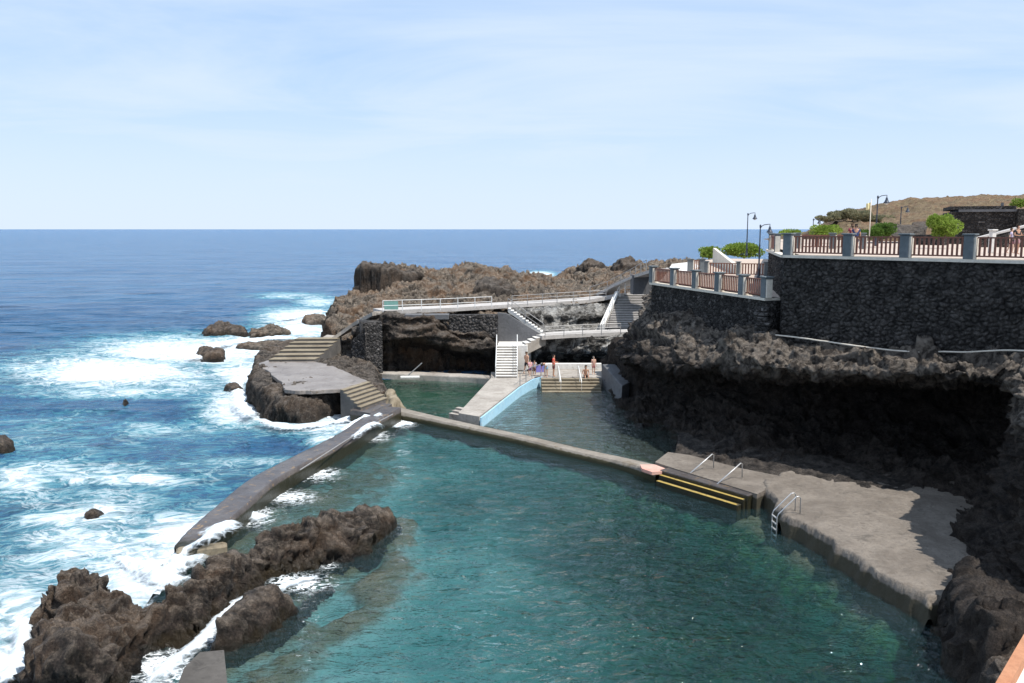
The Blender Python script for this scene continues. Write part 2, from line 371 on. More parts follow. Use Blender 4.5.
def stone_face(name, A, B, zb0, zb1, zt, m, parent=None, back=.8, res=.07, amp=.13, scale=2.3, seed=5, zt1=None):
    """dry stone wall face from A to B, bottom zb0..zb1, rows of bulging stones, closed with a back"""
    A = Vector((A[0], A[1], 0)); B = Vector((B[0], B[1], 0)); L = (B - A).length; t = (B - A) / L; nrm = Vector((t.y, -t.x, 0))
    zt1 = zt if zt1 is None else zt1
    nu = max(4, int(L / res)); nv = max(4, int((zt - min(zb0, zb1)) / res))
    U, W = np.meshgrid(np.linspace(0, 1, nu), np.linspace(0, 1, nv)); U = U.ravel(); W = W.ravel()
    zb = zb0 + (zb1 - zb0) * U; ztt = zt + (zt1 - zt) * U; zz = zb + (ztt - zb) * W
    q = np.stack([U * L * scale, zz * scale * 1.35, np.zeros_like(U)], 1)
    q[:, :2] += .25 * np.stack([vnoise(q * .9, 3), vnoise(q * .9, 4)], 1)
    f1, f2 = worley(q, seed, 2); e = np.clip((f2 - f1) / .45, 0, 1)
    dsp = amp * (np.sqrt(e) - .6) + .03 * fbm(np.stack([U * L, zz, U * 0], 1) * 4, 3, 9)
    edgefade = np.minimum(1, np.minimum(W, 1 - W) * nv / 2.5); dsp = dsp * edgefade
    V = np.stack([A.x + t.x * U * L + nrm.x * dsp, A.y + t.y * U * L + nrm.y * dsp, zz], 1)
    Fa = grid_faces(nu, nv); n0 = len(V)
    cor = [(0, zb0), (L, zb1), (L, zt1), (0, zt)]
    bk = np.array([[A.x + t.x * u - nrm.x * back, A.y + t.y * u - nrm.y * back, z] for u, z in cor]); V = np.vstack([V, bk])
    c = [0, nu - 1, nu * nv - 1, nu * (nv - 1)]; b = [n0, n0 + 1, n0 + 2, n0 + 3]
    ex = np.array([(b[0], b[3], b[2], b[1]), (c[0], c[3], b[3], b[0]), (c[2], c[1], b[1], b[2]), (c[3], c[2], b[2], b[3]), (c[1], c[0], b[0], b[1])])
    return mesh(name, V, np.vstack([Fa, ex]), m, parent)
def strip(pts, width, thick, side=0):
    """a path: pts along its middle; returns MB"""
    b = MB(); pts = [Vector(p) for p in pts]; V = []
    for i, p in enumerate(pts):
        t = pts[min(i + 1, len(pts) - 1)] - pts[max(i - 1, 0)]; t.z = 0; t.normalize(); s = Vector((t.y, -t.x, 0))
        w = width if not isinstance(width, (list, tuple)) else width[i]
        for a, z in ((-.5, 0), (.5, 0), (.5, -thick), (-.5, -thick)): V.append(p + s * (a + side) * w + Vector((0, 0, z)))
    n = len(pts); Fa = [(4 * i + k, 4 * i + (k + 1) % 4, 4 * i + 4 + (k + 1) % 4, 4 * i + 4 + k) for i in range(n - 1) for k in range(4)]
    return b.add(V, Fa + [(3, 2, 1, 0), (4 * n - 4, 4 * n - 3, 4 * n - 2, 4 * n - 1)])
def rough_strip(name, pts, width, thick, m, seed=0, amp=.05, n=160, parent=None):
    P = np.array([tuple(p) for p in pts]); P = catmull(P, n)
    w = np.interp(np.linspace(0, len(pts) - 1, n), np.arange(len(pts)), width if isinstance(width, (list, tuple)) else [width] * len(pts))
    T = np.gradient(P, axis=0); T[:, 2] = 0; T /= np.linalg.norm(T, axis=1)[:, None]; S = np.stack([T[:, 1], -T[:, 0], T[:, 2] * 0], 1)
    prof = [(-.5, -thick)] + [(-.5, -thick * (1 - k / 5)) for k in range(1, 5)] + [(-.5 + k / 10, 0) for k in range(0, 11)] + [(.5, -thick * k / 5) for k in range(1, 6)]
    prof = np.array(prof); V = P[:, None, :] + S[:, None, :] * (prof[None, :, 0:1] * w[:, None, None]); V[:, :, 2] += prof[None, :, 1]
    k = len(prof); V = V.reshape(-1, 3); Fa = grid_faces(k, n)
    nn = normals(V, Fa); V = V + nn * (amp * (fbm(V / .9, 4, seed) + .6 * fbm(V / .25, 3, seed + 3)))[:, None]
    caps = np.array([])
    return mesh(name, V, Fa, m, parent, False)

# ================================================================ SETTING : sea
STR = dict(kind='structure')
def tri_axis(dense0, dense1, step, far0, far1, g=1.06):
    a = list(np.arange(dense0, dense1, step)); s = step; x = a[-1]; hi = []
    while x < far1: s *= g; x += s; hi.append(x)
    s = step; x = a[0]; lo = []
    while x > far0: s *= g; x -= s; lo.append(x)
    return np.array(lo[::-1] + a + hi)
POOL = [Z(392, 409), Z(345, 436), Z(300, 458), Z(262, 482), Z(228, 512), Z(205, 528), Z(195, 560), Z(150, 600), Z(100, 640), Z(60, 683), Vector((-13, 18, 0)), Vector((-13, 10, 0)),
        Vector((16, 10, 0)), Vector((15, 24, 0)), Vector((17, 38, 0)), Vector((14, 50, 0)), Vector((12, 60, 0)), Vector((9.5, 74, 0)), Vector((-2, 74, 0)), Vector((-13, 72.5, 0)), Z(350, 384), Z(378, 392)]
gx = tri_axis(-46, 0, .24, -30000, 30000, 1.09); gy = tri_axis(15, 125, .26, -60, 42000, 1.05)
X, Y = np.meshgrid(gx, gy); V = np.stack([X.ravel(), Y.ravel(), np.zeros(X.size)], 1)
dist = np.sqrt(V[:, 0] ** 2 + V[:, 1] ** 2); fade = np.clip(1.4 - dist / 500, 0, 1)
sw = .30 * fbm(V * (1 / 9, 1 / 5, 1), 2, 11) + .16 * ridge(V * (1 / 4.5, 1 / 2.6, 1), 3, 14) + .05 * fbm(V / .7, 3, 17)
sw *= np.clip((dist - 10) / 20, .3, 1)
V[:, 2] = -.08 + sw * fade
pxx, pyy = project(V)
BL = [(60, 470, 150, 60, .36), (150, 500, 140, 70, .34), (60, 420, 120, 40, .30), (60, 570, 110, 70, .62), (20, 480, 40, 20, .8), (120, 480, 90, 9, .75), (60, 520, 60, 12, .85), (180, 535, 50, 26, 1.0), (270, 395, 60, 30, .6), (330, 425, 60, 14, .9), (210, 470, 90, 40, .38), (110, 372, 110, 20, 1.0), (190, 352, 120, 17, 1.0), (260, 348, 80, 16, 1.0), (300, 318, 45, 11, 1.0), (318, 302, 26, 7, .7), (300, 330, 50, 14, .9), (250, 372, 50, 14, .95), (120, 392, 130, 9, .6),
      (240, 408, 46, 24, .95), (320, 414, 60, 13, 1.1), (285, 428, 60, 10, .55), (40, 440, 80, 30, .45), (60, 470, 120, 16, .6), (110, 500, 90, 26, .55), (30, 500, 60, 60, .5), (90, 545, 110, 35, .8), (150, 580, 60, 40, 1.1),
      (20, 610, 50, 60, .75), (0, 670, 40, 50, .9), (190, 560, 60, 40, 1.1), (215, 530, 34, 22, 1.0), (170, 430, 90, 12, .5), (95, 515, 60, 22, .8), (10, 390, 60, 10, .35), (270, 462, 46, 9, .4), (330, 440, 36, 9, .7), (540, 275, 16, 4, 1), (290, 296, 45, 4, .6), (190, 384, 70, 14, .6), (360, 428, 30, 9, .9)]
mask = np.zeros(len(V))
for x, y, rx, ry, s in BL: mask = np.maximum(mask, s * np.exp(-(((pxx - x) / rx) ** 2 + ((pyy - y) / ry) ** 2) * .9))
mask = np.where(V[:, 1] > 5, mask, 0)
V[:, 2] += np.clip(mask - .4, 0, 1) * .35 * fade * (.4 + fbm(V / 1.6, 4, 31))
Fa = grid_faces(len(gx), len(gy)); cen = V[Fa].mean(1)
dry = [(12, -60), (12, 74), (30, 90), (80, 90), (80, -60)]
keep = ~inside(cen, [tuple(p[:2]) for p in POOL]) & ~inside(cen, dry)
V2, F2, u = compact(V, Fa[keep])
def sea_mat():
    m, nt, _, _ = new('sea_water'); g = N(nt); p = g.pos()
    a = g.n('Attribute', attribute_name='foam').outputs['Fac']
    d = g.noise(p, .35, 3, .5); pd = g.n('VectorMath', {0: p, 1: g.n('Combine' + 'XYZ', {'X': g.math('MULTIPLY', d, 3), 'Y': g.math('MULTIPLY', d, 2.0)}).outputs[0]}, operation='ADD').outputs[0]
    big = g.noise(g.scaled(pd, (.16, .26, .3)), 1, 6, .62, 1.2)
    wn = g.noise(g.scaled(pd, (.45, .8, 1)), 1.0, 5, .62, 1.6); web = g.math('MULTIPLY', g.math('ABSOLUTE', g.math('SUBTRACT', wn, .5)), 1.6)
    fine = g.noise(pd, 2.2, 8, .75, .8)
    t = g.math('ADD', g.math('MULTIPLY', a, .62), g.math('ADD', g.math('MULTIPLY', big, .62), g.math('MULTIPLY', fine, .42)))
    t = g.math('ADD', t, g.rng(web, 0, .16, .13, -.03))
    foam = g.rng(t, .80, 1.2); veil = g.rng(t, .60, .92)
    foam = g.math('MULTIPLY', foam, g.rng(a, .03, .16))
    caps = g.math('MULTIPLY', g.rng(g.noise(g.scaled(p, (.045, .16, 1)), 1, 6, .7, .6), .735, .77), .5)
    foam = g.math('MAXIMUM', foam, caps)
    col = g.mix(g.rng(g.noise(g.scaled(p, (.02, .05, 1)), 1, 5, .6), .35, .65), (.030, .115, .25), (.050, .155, .30))
    col = g.mix(g.math('MULTIPLY', veil, g.rng(a, .02, .35)), col, (.09, .36, .45))
    col = g.mix(g.math('MULTIPLY', g.rng(t, .72, 1.05), g.rng(a, .2, .7, 0, .85)), col, (.42, .66, .73))
    h1 = g.noise(g.scaled(p, (.35, .9, 1)), 1, 9, .72, .3); h2 = g.noise(g.scaled(p, (.06, .17, 1)), 1, 6, .65, .4)
    h3 = g.noise(g.scaled(p, (.018, .06, 1)), 1, 3, .6, .3); h = g.math('ADD', g.math('ADD', g.math('MULTIPLY', h1, 1.2), g.math('MULTIPLY', h2, 7.0)), g.math('MULTIPLY', h3, 14.0))
    h = g.math('ADD', h, g.math('MULTIPLY', foam, .3))
    nrm = g.bump(h, 1.0, .9)
    wat = g.bsdf(col, .22, nrm, .5, IOR=1.33)
    fm = g.bsdf(g.mix(fine, (.50, .60, .66), (.80, .83, .85)), .9, g.bump(g.math('ADD', fine, g.rng(web, 0, .3)), .8, .12), .1)
    g.out(g.n('MixShader', {0: foam, 1: wat, 2: fm}).outputs[0]); return m
M['sea'] = sea_mat()
sea = tag(mesh('sea', V2, F2, M['sea'], None, True), **STR)
at = sea.data.attributes.new('foam', 'FLOAT', 'POINT'); at.data.foreach_set('value', mask[u].astype(np.float32))

# ---------------------------------------------------------------- pool waters (closed bodies)
def pool_mat(name, absorb, dens, milky, milk=.12, ripple=.10, rs=1.0):
    m, nt, _, _ = new(name); g = N(nt); p = g.pos()
    a = g.n('Attribute', attribute_name='foam').outputs['Fac']
    h = g.math('ADD', g.noise(g.scaled(p, (.8, 1.5, 1)), 1.2 * rs, 3, .6, .6), g.math('MULTIPLY', g.noise(g.scaled(p, (1, 1.6, 1)), 4.0 * rs, 2, .5, .3), .16))
    nrm = g.bump(h, 1.0, ripple)
    tr = g.n('BsdfTransparent', {'Color': (1, 1, 1, 1)}).outputs[0]
    df = g.n('BsdfDiffuse', {'Color': tuple(milky) + (1,)}).outputs[0]
    body = g.n('MixShader', {0: milk, 1: tr, 2: df}).outputs[0]
    gl = g.n('BsdfGlossy', {'Color': (1, 1, 1, 1), 'Roughness': .03, 'Normal': nrm}).outputs[0]
    fr = g.n('Fresnel', {'IOR': 1.34, 'Normal': nrm}).outputs[0]
    back = g.n('NewGeometry').outputs['Backfacing']
    fr = g.math('MULTIPLY', fr, g.math('SUBTRACT', 1, back))
    nz = g.rng(g.sep(g.n('NewGeometry').outputs['True Normal'])[2], .1, .6)
    fr = g.math('MULTIPLY', fr, nz)
    s = g.n('MixShader', {0: fr, 1: body, 2: gl}).outputs[0]
    web = g.n('TexVoronoi', {'Vector': g.scaled(p, (1.6, 2.2, 1)), 'Scale': 1.3}, feature='DISTANCE_TO_EDGE').outputs['Distance']
    fine = g.noise(p, 2.6, 8, .75, 1.0)
    wn = g.noise(g.scaled(p, (.9, 1.6, 1)), 1.5, 4, .6, 1.8); rg_ = g.rng(g.math('ABSOLUTE', g.math('SUBTRACT', wn, .5)), 0, .08, .22, -.06)
    t = g.math('ADD', g.math('ADD', g.math('MULTIPLY', a, .62), g.math('MULTIPLY', fine, .75)), rg_)
    foam = g.math('MULTIPLY', g.rng(t, .72, 1.08), g.rng(a, .04, .3))
    fm = g.n('BsdfDiffuse', {'Color': (.76, .80, .82, 1)}).outputs[0]
    s = g.n('MixShader', {0: foam, 1: s, 2: fm}).outputs[0]
    vol = g.n('VolumeAbsorption', {'Color': tuple(absorb) + (1,), 'Density': dens}).outputs[0]
    g.out(s, vol); return m
def pool(name, poly, z, m, depth, res=.22, foam=()):
    xs = [p[0] for p in poly]; ys = [p[1] for p in poly]; gx = np.arange(min(xs) - res, max(xs) + res, res); gy = np.arange(min(ys) - res, max(ys) + res, res)
    X, Y = np.meshgrid(gx, gy); V = np.stack([X.ravel(), Y.ravel(), np.full(X.size, z)], 1)
    V[:, 2] += .03 * fbm(V / 1.3, 3, 5)
    Fa = grid_faces(len(gx), len(gy)); keep = inside(V[Fa].mean(1), [tuple(p[:2]) for p in poly]); V, Fa, u = compact(V, Fa[keep]); n = len(V)
    px, py = project(V); mk = np.zeros(n)
    for x, y, rx, ry, s in foam: mk = np.maximum(mk, s * np.exp(-(((px - x) / rx) ** 2 + ((py - y) / ry) ** 2)))
    e = np.concatenate([Fa[:, [k, (k + 1) % 4]] for k in range(4)]); key = np.minimum(e[:, 0], e[:, 1]) * 10 ** 7 + np.maximum(e[:, 0], e[:, 1])
    _, idx, cnt = np.unique(key, return_index=True, return_counts=True); be = e[idx[cnt == 1]]
    Vb = V.copy(); Vb[:, 2] = z - depth
    sides = np.stack([be[:, 1], be[:, 0], be[:, 0] + n, be[:, 1] + n], 1)
    o = tag(mesh(name, np.vstack([V, Vb]), np.vstack([Fa, Fa[:, ::-1] + n, sides]), m, None, True), **STR)
    at = o.data.attributes.new('foam', 'FLOAT', 'POINT'); at.data.foreach_set('value', np.concatenate([mk, mk * 0]).astype(np.float32)); return o
MAIN = [Z(392, 411), Z(345, 438), Z(300, 460), Z(262, 484), Z(228, 514), Z(205, 528), Z(195, 560), Z(150, 600), Z(100, 640), Z(60, 683), Vector((-13, 18, 0)), Vector((-13, 10, 0)),
        Vector((16, 10, 0)), Vector((15, 24, 0)), Vector((15, 36, 0)), Z(760, 495), Z(655, 466)]
pool('pool_water', MAIN, .0, pool_mat('clear_pool_water', (.25, .66, .66), .78, (.07, .17, .19), .07, .42), 6,
     foam=[(372, 436, 22, 7, .9), (402, 423, 16, 5, 1.1), (318, 474, 30, 9, .8), (290, 497, 34, 9, .85), (250, 515, 26, 13, 1.1), (300, 583, 42, 12, .9), (240, 603, 34, 16, 1.0), (205, 630, 26, 18, 1.0), (160, 668, 40, 22, 1.0), (190, 545, 30, 20, 1.1), (120, 668, 20, 20, .8), (328, 566, 20, 8, .6)])
LEFTP = [Z(352, 372), Z(500, 372), Z(512, 388), Z(470, 424), Z(400, 411), Z(370, 398)]
pool('pool_water', LEFTP, .03, pool_mat('green_pool_water', (.20, .62, .42), 1.0, (.012, .07, .045), .35, .2), 3)
RIGHTP = [Z(472, 424), Z(530, 385), Z(610, 385), Z(640, 395), Z(720, 450), Z(665, 468)]
pool('pool_water', RIGHTP, .03, pool_mat('grey_pool_water', (.38, .60, .52), .8, (.075, .10, .09), .35, .25), 3)

# ---------------------------------------------------------------- pool bed
def bed_mat():
    m, nt, _, _ = new('pool_bed_rock'); g = N(nt); p = g.pos(); z = g.sep(p)[2]
    n = g.noise(p, .55, 6, .65, .6); n2 = g.noise(p, 2.4, 6, .7)
    col = g.mix(g.rng(n, .4, .62), (.055, .12, .085), (.24, .30, .24))
    col = g.mix(g.rng(n2, .42, .62), col, (.07, .10, .05))
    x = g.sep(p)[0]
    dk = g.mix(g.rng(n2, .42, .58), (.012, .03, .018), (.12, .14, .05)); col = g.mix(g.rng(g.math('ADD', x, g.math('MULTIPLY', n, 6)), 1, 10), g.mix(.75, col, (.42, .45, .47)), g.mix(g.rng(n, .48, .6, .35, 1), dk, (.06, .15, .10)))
    w = g.rng(g.math('ADD', z, g.math('MULTIPLY', n, 1.0)), -.35, .05)
    col = g.mix(w, col, (.16, .115, .075))
    g.out(g.bsdf(col, .9, g.bump(n2, .8, .3))); return m
M['bed'] = bed_mat()
gx = np.arange(-32, 19, .2); gy = np.arange(12, 76, .2); X, Y = np.meshgrid(gx, gy); V = np.stack([X.ravel(), Y.ravel(), np.zeros(X.size)], 1)
cps = [Z(x, y, 0) + Vector((0, 0, z)) for x, y, z in [(500, 480, -2.6), (600, 520, -3.2), (700, 560, -3.2), (800, 600, -3), (850, 650, -3.4), (650, 640, -3), (550, 600, -2.6), (500, 660, -2.4), (450, 620, -2.2), (440, 560, -1.9), (450, 500, -2.2),
       (440, 440, -1.9), (520, 450, -2.4), (370, 450, -1.2), (340, 470, -1.1), (350, 600, -1.7), (300, 660, -1.7), (400, 545, -1.7), (350, 625, -1.7), (410, 585, -1.9), (270, 640, -1.6), (330, 590, -1.6),
       (620, 475, -2.2), (740, 515, -2.6), (450, 400, -1.6), (550, 420, -1.3), (600, 420, -1.5), (640, 450, -1.6), (300, 480, -.9), (250, 520, -.8), (900, 640, -3), (300, 620, -1.4), (250, 660, -1.3), (230, 650, -1.0)]]
V[:, 2] = idw(V, cps, 4.0) * .62 + .32 * rockdisp(V, 1, 88)
def reef(pl, hw, top, sd):
    pl = [Z(*q) for q in pl]; d = np.full(len(V), 1e9)
    for a_, b_ in zip(pl, pl[1:]):
        a = np.array(a_[:2]); ab = np.array(b_[:2]) - a; t = np.clip(((V[:, :2] - a) @ ab) / (ab @ ab), 0, 1); d = np.minimum(d, np.sqrt(((a + t[:, None] * ab - V[:, :2]) ** 2).sum(1)))
    d = d + .7 * fbm(np.stack([V[:, 0], V[:, 1], V[:, 0] * 0], 1) / 1.2, 4, sd); e = np.clip(1.3 - d / hw, 0, 1)
    V[:, 2] = V[:, 2] * (1 - e) + (top + .25 * fbm(V / .5, 3, sd + 4)) * e
reef([(400, 420, -.7), (470, 434, -.7), (520, 446, -.7), (570, 458, -.7), (620, 470, -.7), (655, 482, -.7), (700, 500, -.7), (760, 520, -.7), (800, 550, -.7), (850, 578, -.7), (910, 615, -.7)], 2.8, -.42, 300)
reef([(392, 424, -.5), (345, 452, -.5), (300, 474, -.5), (262, 498, -.5), (228, 528, -.5)], 1.6, -.4, 299)
reef([(300, 590, -.3), (345, 562, -.3), (392, 535, -.3), (402, 520, -.3)], .8, -.4, 298)
reef([(228, 672, -.3), (262, 642, -.3), (300, 622, -.3)], .7, -.45, 297)
reef([(412, 578, -.7), (370, 615, -.7), (320, 650, -.7), (262, 692, -.7)], .9, -.5, 301)
reef([(398, 522, -.4), (396, 560, -.4), (372, 585, -.4)], .9, -.38, 302)
reef([(330, 585, -.4), (300, 615, -.4), (250, 655, -.4), (228, 690, -.4)], .6, -.6, 303)
reef([(365, 452, -.5), (395, 440, -.5)], 1.0, -.5, 304)
tag(mesh('pool_bed', V, grid_faces(len(gx), len(gy)), M['bed'], None, True), **STR)

# ================================================================ sea rocks (each its own thing)
def rock(outline, pts, res, label, edge=1.0, amp=.8, seed=0, m='wetlava', **k):
    return tag(island('rock', [Z(*q) if len(q) == 3 else Z(q[0], q[1], 0) for q in outline], [Z(*q) for q in pts], res, edge, amp=amp, seed=seed, m=M[m], **k), label, 'rock')
rock([(396, 512, .4), (392, 527), (352, 556), (322, 566), (280, 578), (238, 600), (205, 636), (168, 655), (140, 683), (120, 700), (60, 720), (10, 700), (22, 668), (50, 648), (24, 628), (40, 602, .6), (68, 578, .8), (108, 574, 1), (138, 584, .6), (124, 602, .3), (166, 616, .2), (178, 598, .6), (196, 573, .8), (246, 553, .8), (282, 530, .8), (322, 521, .8), (360, 514, .8)],
     [(382, 512, 1.5), (350, 518, 1.1), (325, 525, 1.5), (290, 540, 1.3), (262, 552, 1.6), (240, 565, 1.3), (200, 585, 1.8), (160, 620, 1.4), (110, 620, 1.2), (110, 585, 1.5), (60, 605, 1.2), (80, 640, 1.6), (110, 670, 1.3), (40, 668, 1.3), (30, 640, .8), (345, 545, .6), (270, 568, .6), (180, 640, .8), (140, 600, .8)],
     .05, 'long craggy dark brown lava ridge in the surf, the largest rock, bottom left', 1.0, .68, 3, fine=1.45)
rock([(206, 655), (222, 632), (252, 606), (280, 601, .3), (302, 603, .2), (299, 613), (276, 630), (240, 652), (215, 662)], [(285, 605, .95), (255, 622, 1.0), (228, 640, .9)], .06, 'smooth brown boulder lying beside the foaming channel at the pool edge', .7, .35, 8)
rock([(296, 603), (312, 586), (330, 572), (334, 578), (318, 592), (300, 608)], [(315, 585, .35)], .07, 'thin dark low rock strip trailing off the brown boulder', .5, .3, 9)
rock([(202, 333), (213, 326), (228, 329), (246, 331), (248, 336), (222, 336), (204, 337)], [(211, 332, 1.1), (236, 334, .35)], .12, 'dark hump of rock amid white surf at the far end of the reef', .9, .75, 13)
rock([(248, 333), (268, 328), (288, 331), (290, 335), (262, 337), (250, 337)], [(262, 333, .35), (283, 333, .3)], .14, 'low tan reef rock between the dark hump and the shore', .9, .7, 15, 'headland')
rock([(192, 358), (202, 352), (214, 354), (228, 358), (224, 362), (204, 362)], [(204, 357, .8)], .12, 'small dark rock washed by thick white foam above the platform', .8, .45, 18)
rock([(222, 390), (232, 386), (242, 388), (248, 392), (236, 395), (224, 394)], [(232, 390, .55), (244, 391, .4)], .1, 'little black rock just left of the concrete platform', .6, .35, 21)
rock([(120, 403), (128, 401), (130, 405), (122, 406)], [(126, 403, .35)], .1, 'tiny rock alone in open blue water', .5, .3, 24)
rock([(-12, 452), (6, 446), (16, 450), (10, 456), (-10, 458)], [(2, 451, .7)], .1, 'small black rock at the far left edge', .6, .35, 27)
rock([(84, 522), (92, 514), (104, 514), (106, 520), (96, 525)], [(95, 519, .5)], .07, 'small round black rock in swirling foam left of the breakwater', .5, .3, 30)
rock([(262, 362), (300, 352), (318, 356), (300, 366)], [(290, 359, .3)], .12, 'flat wave-washed reef shelf just behind the platform steps', .8, .3, 31)
rock([(230, 348), (262, 342), (306, 343), (310, 349), (260, 352)], [(270, 347, .35), (298, 346, .5)], .14, 'low brown reef strip awash in foam behind the platform', .8, .3, 33, 'headland')
rock([(302, 323), (326, 320), (330, 326), (306, 327)], [(316, 324, .9)], .14, 'small tan rock at the foot of the headland', .8, .4, 35, 'headland')
# rock under the platform
rock([(252, 376), (246, 398), (254, 414), (270, 420), (300, 424), (330, 418), (350, 412), (372, 410), (392, 402), (384, 385), (350, 364), (300, 356), (262, 361)],
     [(275, 372, 1.75), (300, 385, 1.75), (290, 400, 1.55), (335, 388, 1.7), (330, 403, 1.5), (365, 385, 1.5), (375, 396, .6), (262, 385, 1.6), (262, 398, 1.5), (320, 365, 1.7), (345, 396, 1.5), (340, 404, 1.3)], .085, 'dark rugged outcrop carrying the flat concrete platform', .8, .5, 41, 'lava', pw=4)

# ================================================================ headland and cliffs
def P2(px, Y): return XY(px, Y, 5)
HO = [P2(318, 80), P2(322, 93), P2(353, 96), P2(352, 104), P2(420, 107), P2(500, 111), P2(545, 117), P2(560, 126), P2(620, 130), P2(735, 130), P2(740, 108), P2(690, 100), P2(645, 90), P2(612, 85.5), P2(560, 83.5), P2(520, 81.5), P2(500, 78.5), P2(400, 76.5), P2(384, 75), P2(352, 74.5), P2(330, 76)]
hp = [D(*q) for q in [(364, 269, 98), (385, 267, 100), (410, 267, 101), (440, 271, 101), (480, 267, 103), (500, 270, 104), (530, 274, 107), (556, 279, 112), (588, 270, 118), (610, 268, 120), (640, 266, 118), (690, 262, 120), (730, 262, 122),
      (372, 292, 92), (345, 304, 88), (332, 318, 86), (340, 336, 79), (360, 326, 80), (352, 345, 76), (386, 320, 77), (440, 316, 79), (500, 312, 82), (560, 306, 86), (620, 302, 89), (470, 287, 92), (430, 300, 88), (420, 282, 94), (520, 292, 94), (560, 287, 98), (620, 280, 98), (660, 282, 95), (610, 270, 108), (560, 284, 104), (520, 284, 102)]]
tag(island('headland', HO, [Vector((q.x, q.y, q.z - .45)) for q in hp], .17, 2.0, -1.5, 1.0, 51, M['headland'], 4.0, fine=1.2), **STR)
# rocks standing up along the headland's far rim
for k, (x0, x1, y0, y1, Yd, lab) in enumerate([(448, 500, 264, 280, 101, 'jagged reddish crag on the headland rim'), (574, 606, 258, 276, 112, 'dark jagged crag at the far end of the headland'), (606, 646, 258, 278, 108, 'broad dark crag beside the path up to the terrace'), (462, 515, 280, 298, 90, 'grey-brown mound above the upper walkway'), (356, 416, 264, 300, 94.5, 'black-faced bluff at the seaward tip of the headland')]):
    a, b = XY(x0, Yd), XY(x1, Yd); dd = 5 if k != 4 else 4; zt = D(x0, y0 + 2, Yd).z; zb = D(x0, y1, Yd).z
    ol = [(a.x, Yd), (a.x + 1, Yd - 1.5), ((a.x + b.x) / 2, Yd - 2), (b.x, Yd - .6), (b.x + .5, Yd + dd * .5), (b.x - 1, Yd + dd), (a.x + 1, Yd + dd)]
    tag(island('crag', ol, [((a.x + b.x) / 2, Yd + 1, zt), (a.x + 1, Yd + 1, zt - (.8 if k != 4 else 0)), (b.x - 1, Yd + 1, zt - .8)], .16, 1.3 if k != 4 else .5, zb - 1.0, .65, 60 + k, M['headland' if k in (0,) else 'lava'], fine=1.2), lab, 'rock')

def cave(stx):
    """stations of (px, ytop, ylip, ylipb, yrec, ybase, Yface, dlip, drec)"""
    out = []
    for px, yt, yl, ylb, yb, Yf, dl, dr in stx:
        out.append([(px, yt - 4, Yf + 1.5), (px, yt, Yf), (px, (yt + yl) / 2, Yf - .1), (px, yl, Yf - dl), (px, ylb, Yf - dl + .2), (px, ylb + 3, Yf + dr * .7), (px, (ylb + yb) / 2, Yf + dr), (px, yb - 4, Yf + dr * .8), (px, yb, Yf - dl + .4), (px, yb + 14, Yf - dl)])
    return out
tag(loft('cliff', cave([(352, 334, 345, 352, 371, 75.0, .2, .3), (368, 326, 345, 352, 372, 74.6, .2, .3), (384, 318, 332, 345, 373, 74.2, .4, .2), (392, 316, 334, 342, 374, 74, .8, .4), (404, 318, 332, 341, 374, 74, .9, 3.5), (430, 318, 330, 344, 374, 74.2, .9, 4.5), (455, 332, 338, 350, 375, 74.6, 1.0, 4), (480, 334, 342, 352, 376, 75, .9, 3), (497, 334, 345, 358, 376, 76, .5, 1.5)]),
     190, 110, .45, 71, M['lava'], flip=True, strata=.5), **STR)
tag(loft('cliff', cave([(505, 345, 352, 358, 372, 75.5, .0, .5), (520, 344, 350, 357, 372, 76, .1, 1.0), (540, 336, 344, 354, 371, 77, .2, 2.8), (560, 337, 345, 353, 370, 77.4, .3, 3.2), (590, 337, 347, 354, 370, 77.4, .2, 3), (615, 337, 347, 354, 372, 77, .3, 2), (650, 336, 345, 356, 376, 74, .3, 2)]),
     170, 90, .42, 73, M['palerock'], flip=True), **STR)
tag(loft('cliff', [[(px, 303, 85.5), (px, 308, 83.6 + dx), (px + 2, 315, 82.4 + dx), (px, 324, 82.4 + dx), (px, 333, 80.5 + dx)] for px, dx in [(508, -2), (525, -1.2), (545, 0), (575, .8), (600, 1.5), (618, 2.2)]], 130, 50, .4, 75, M['palerock'], flip=True), **STR)

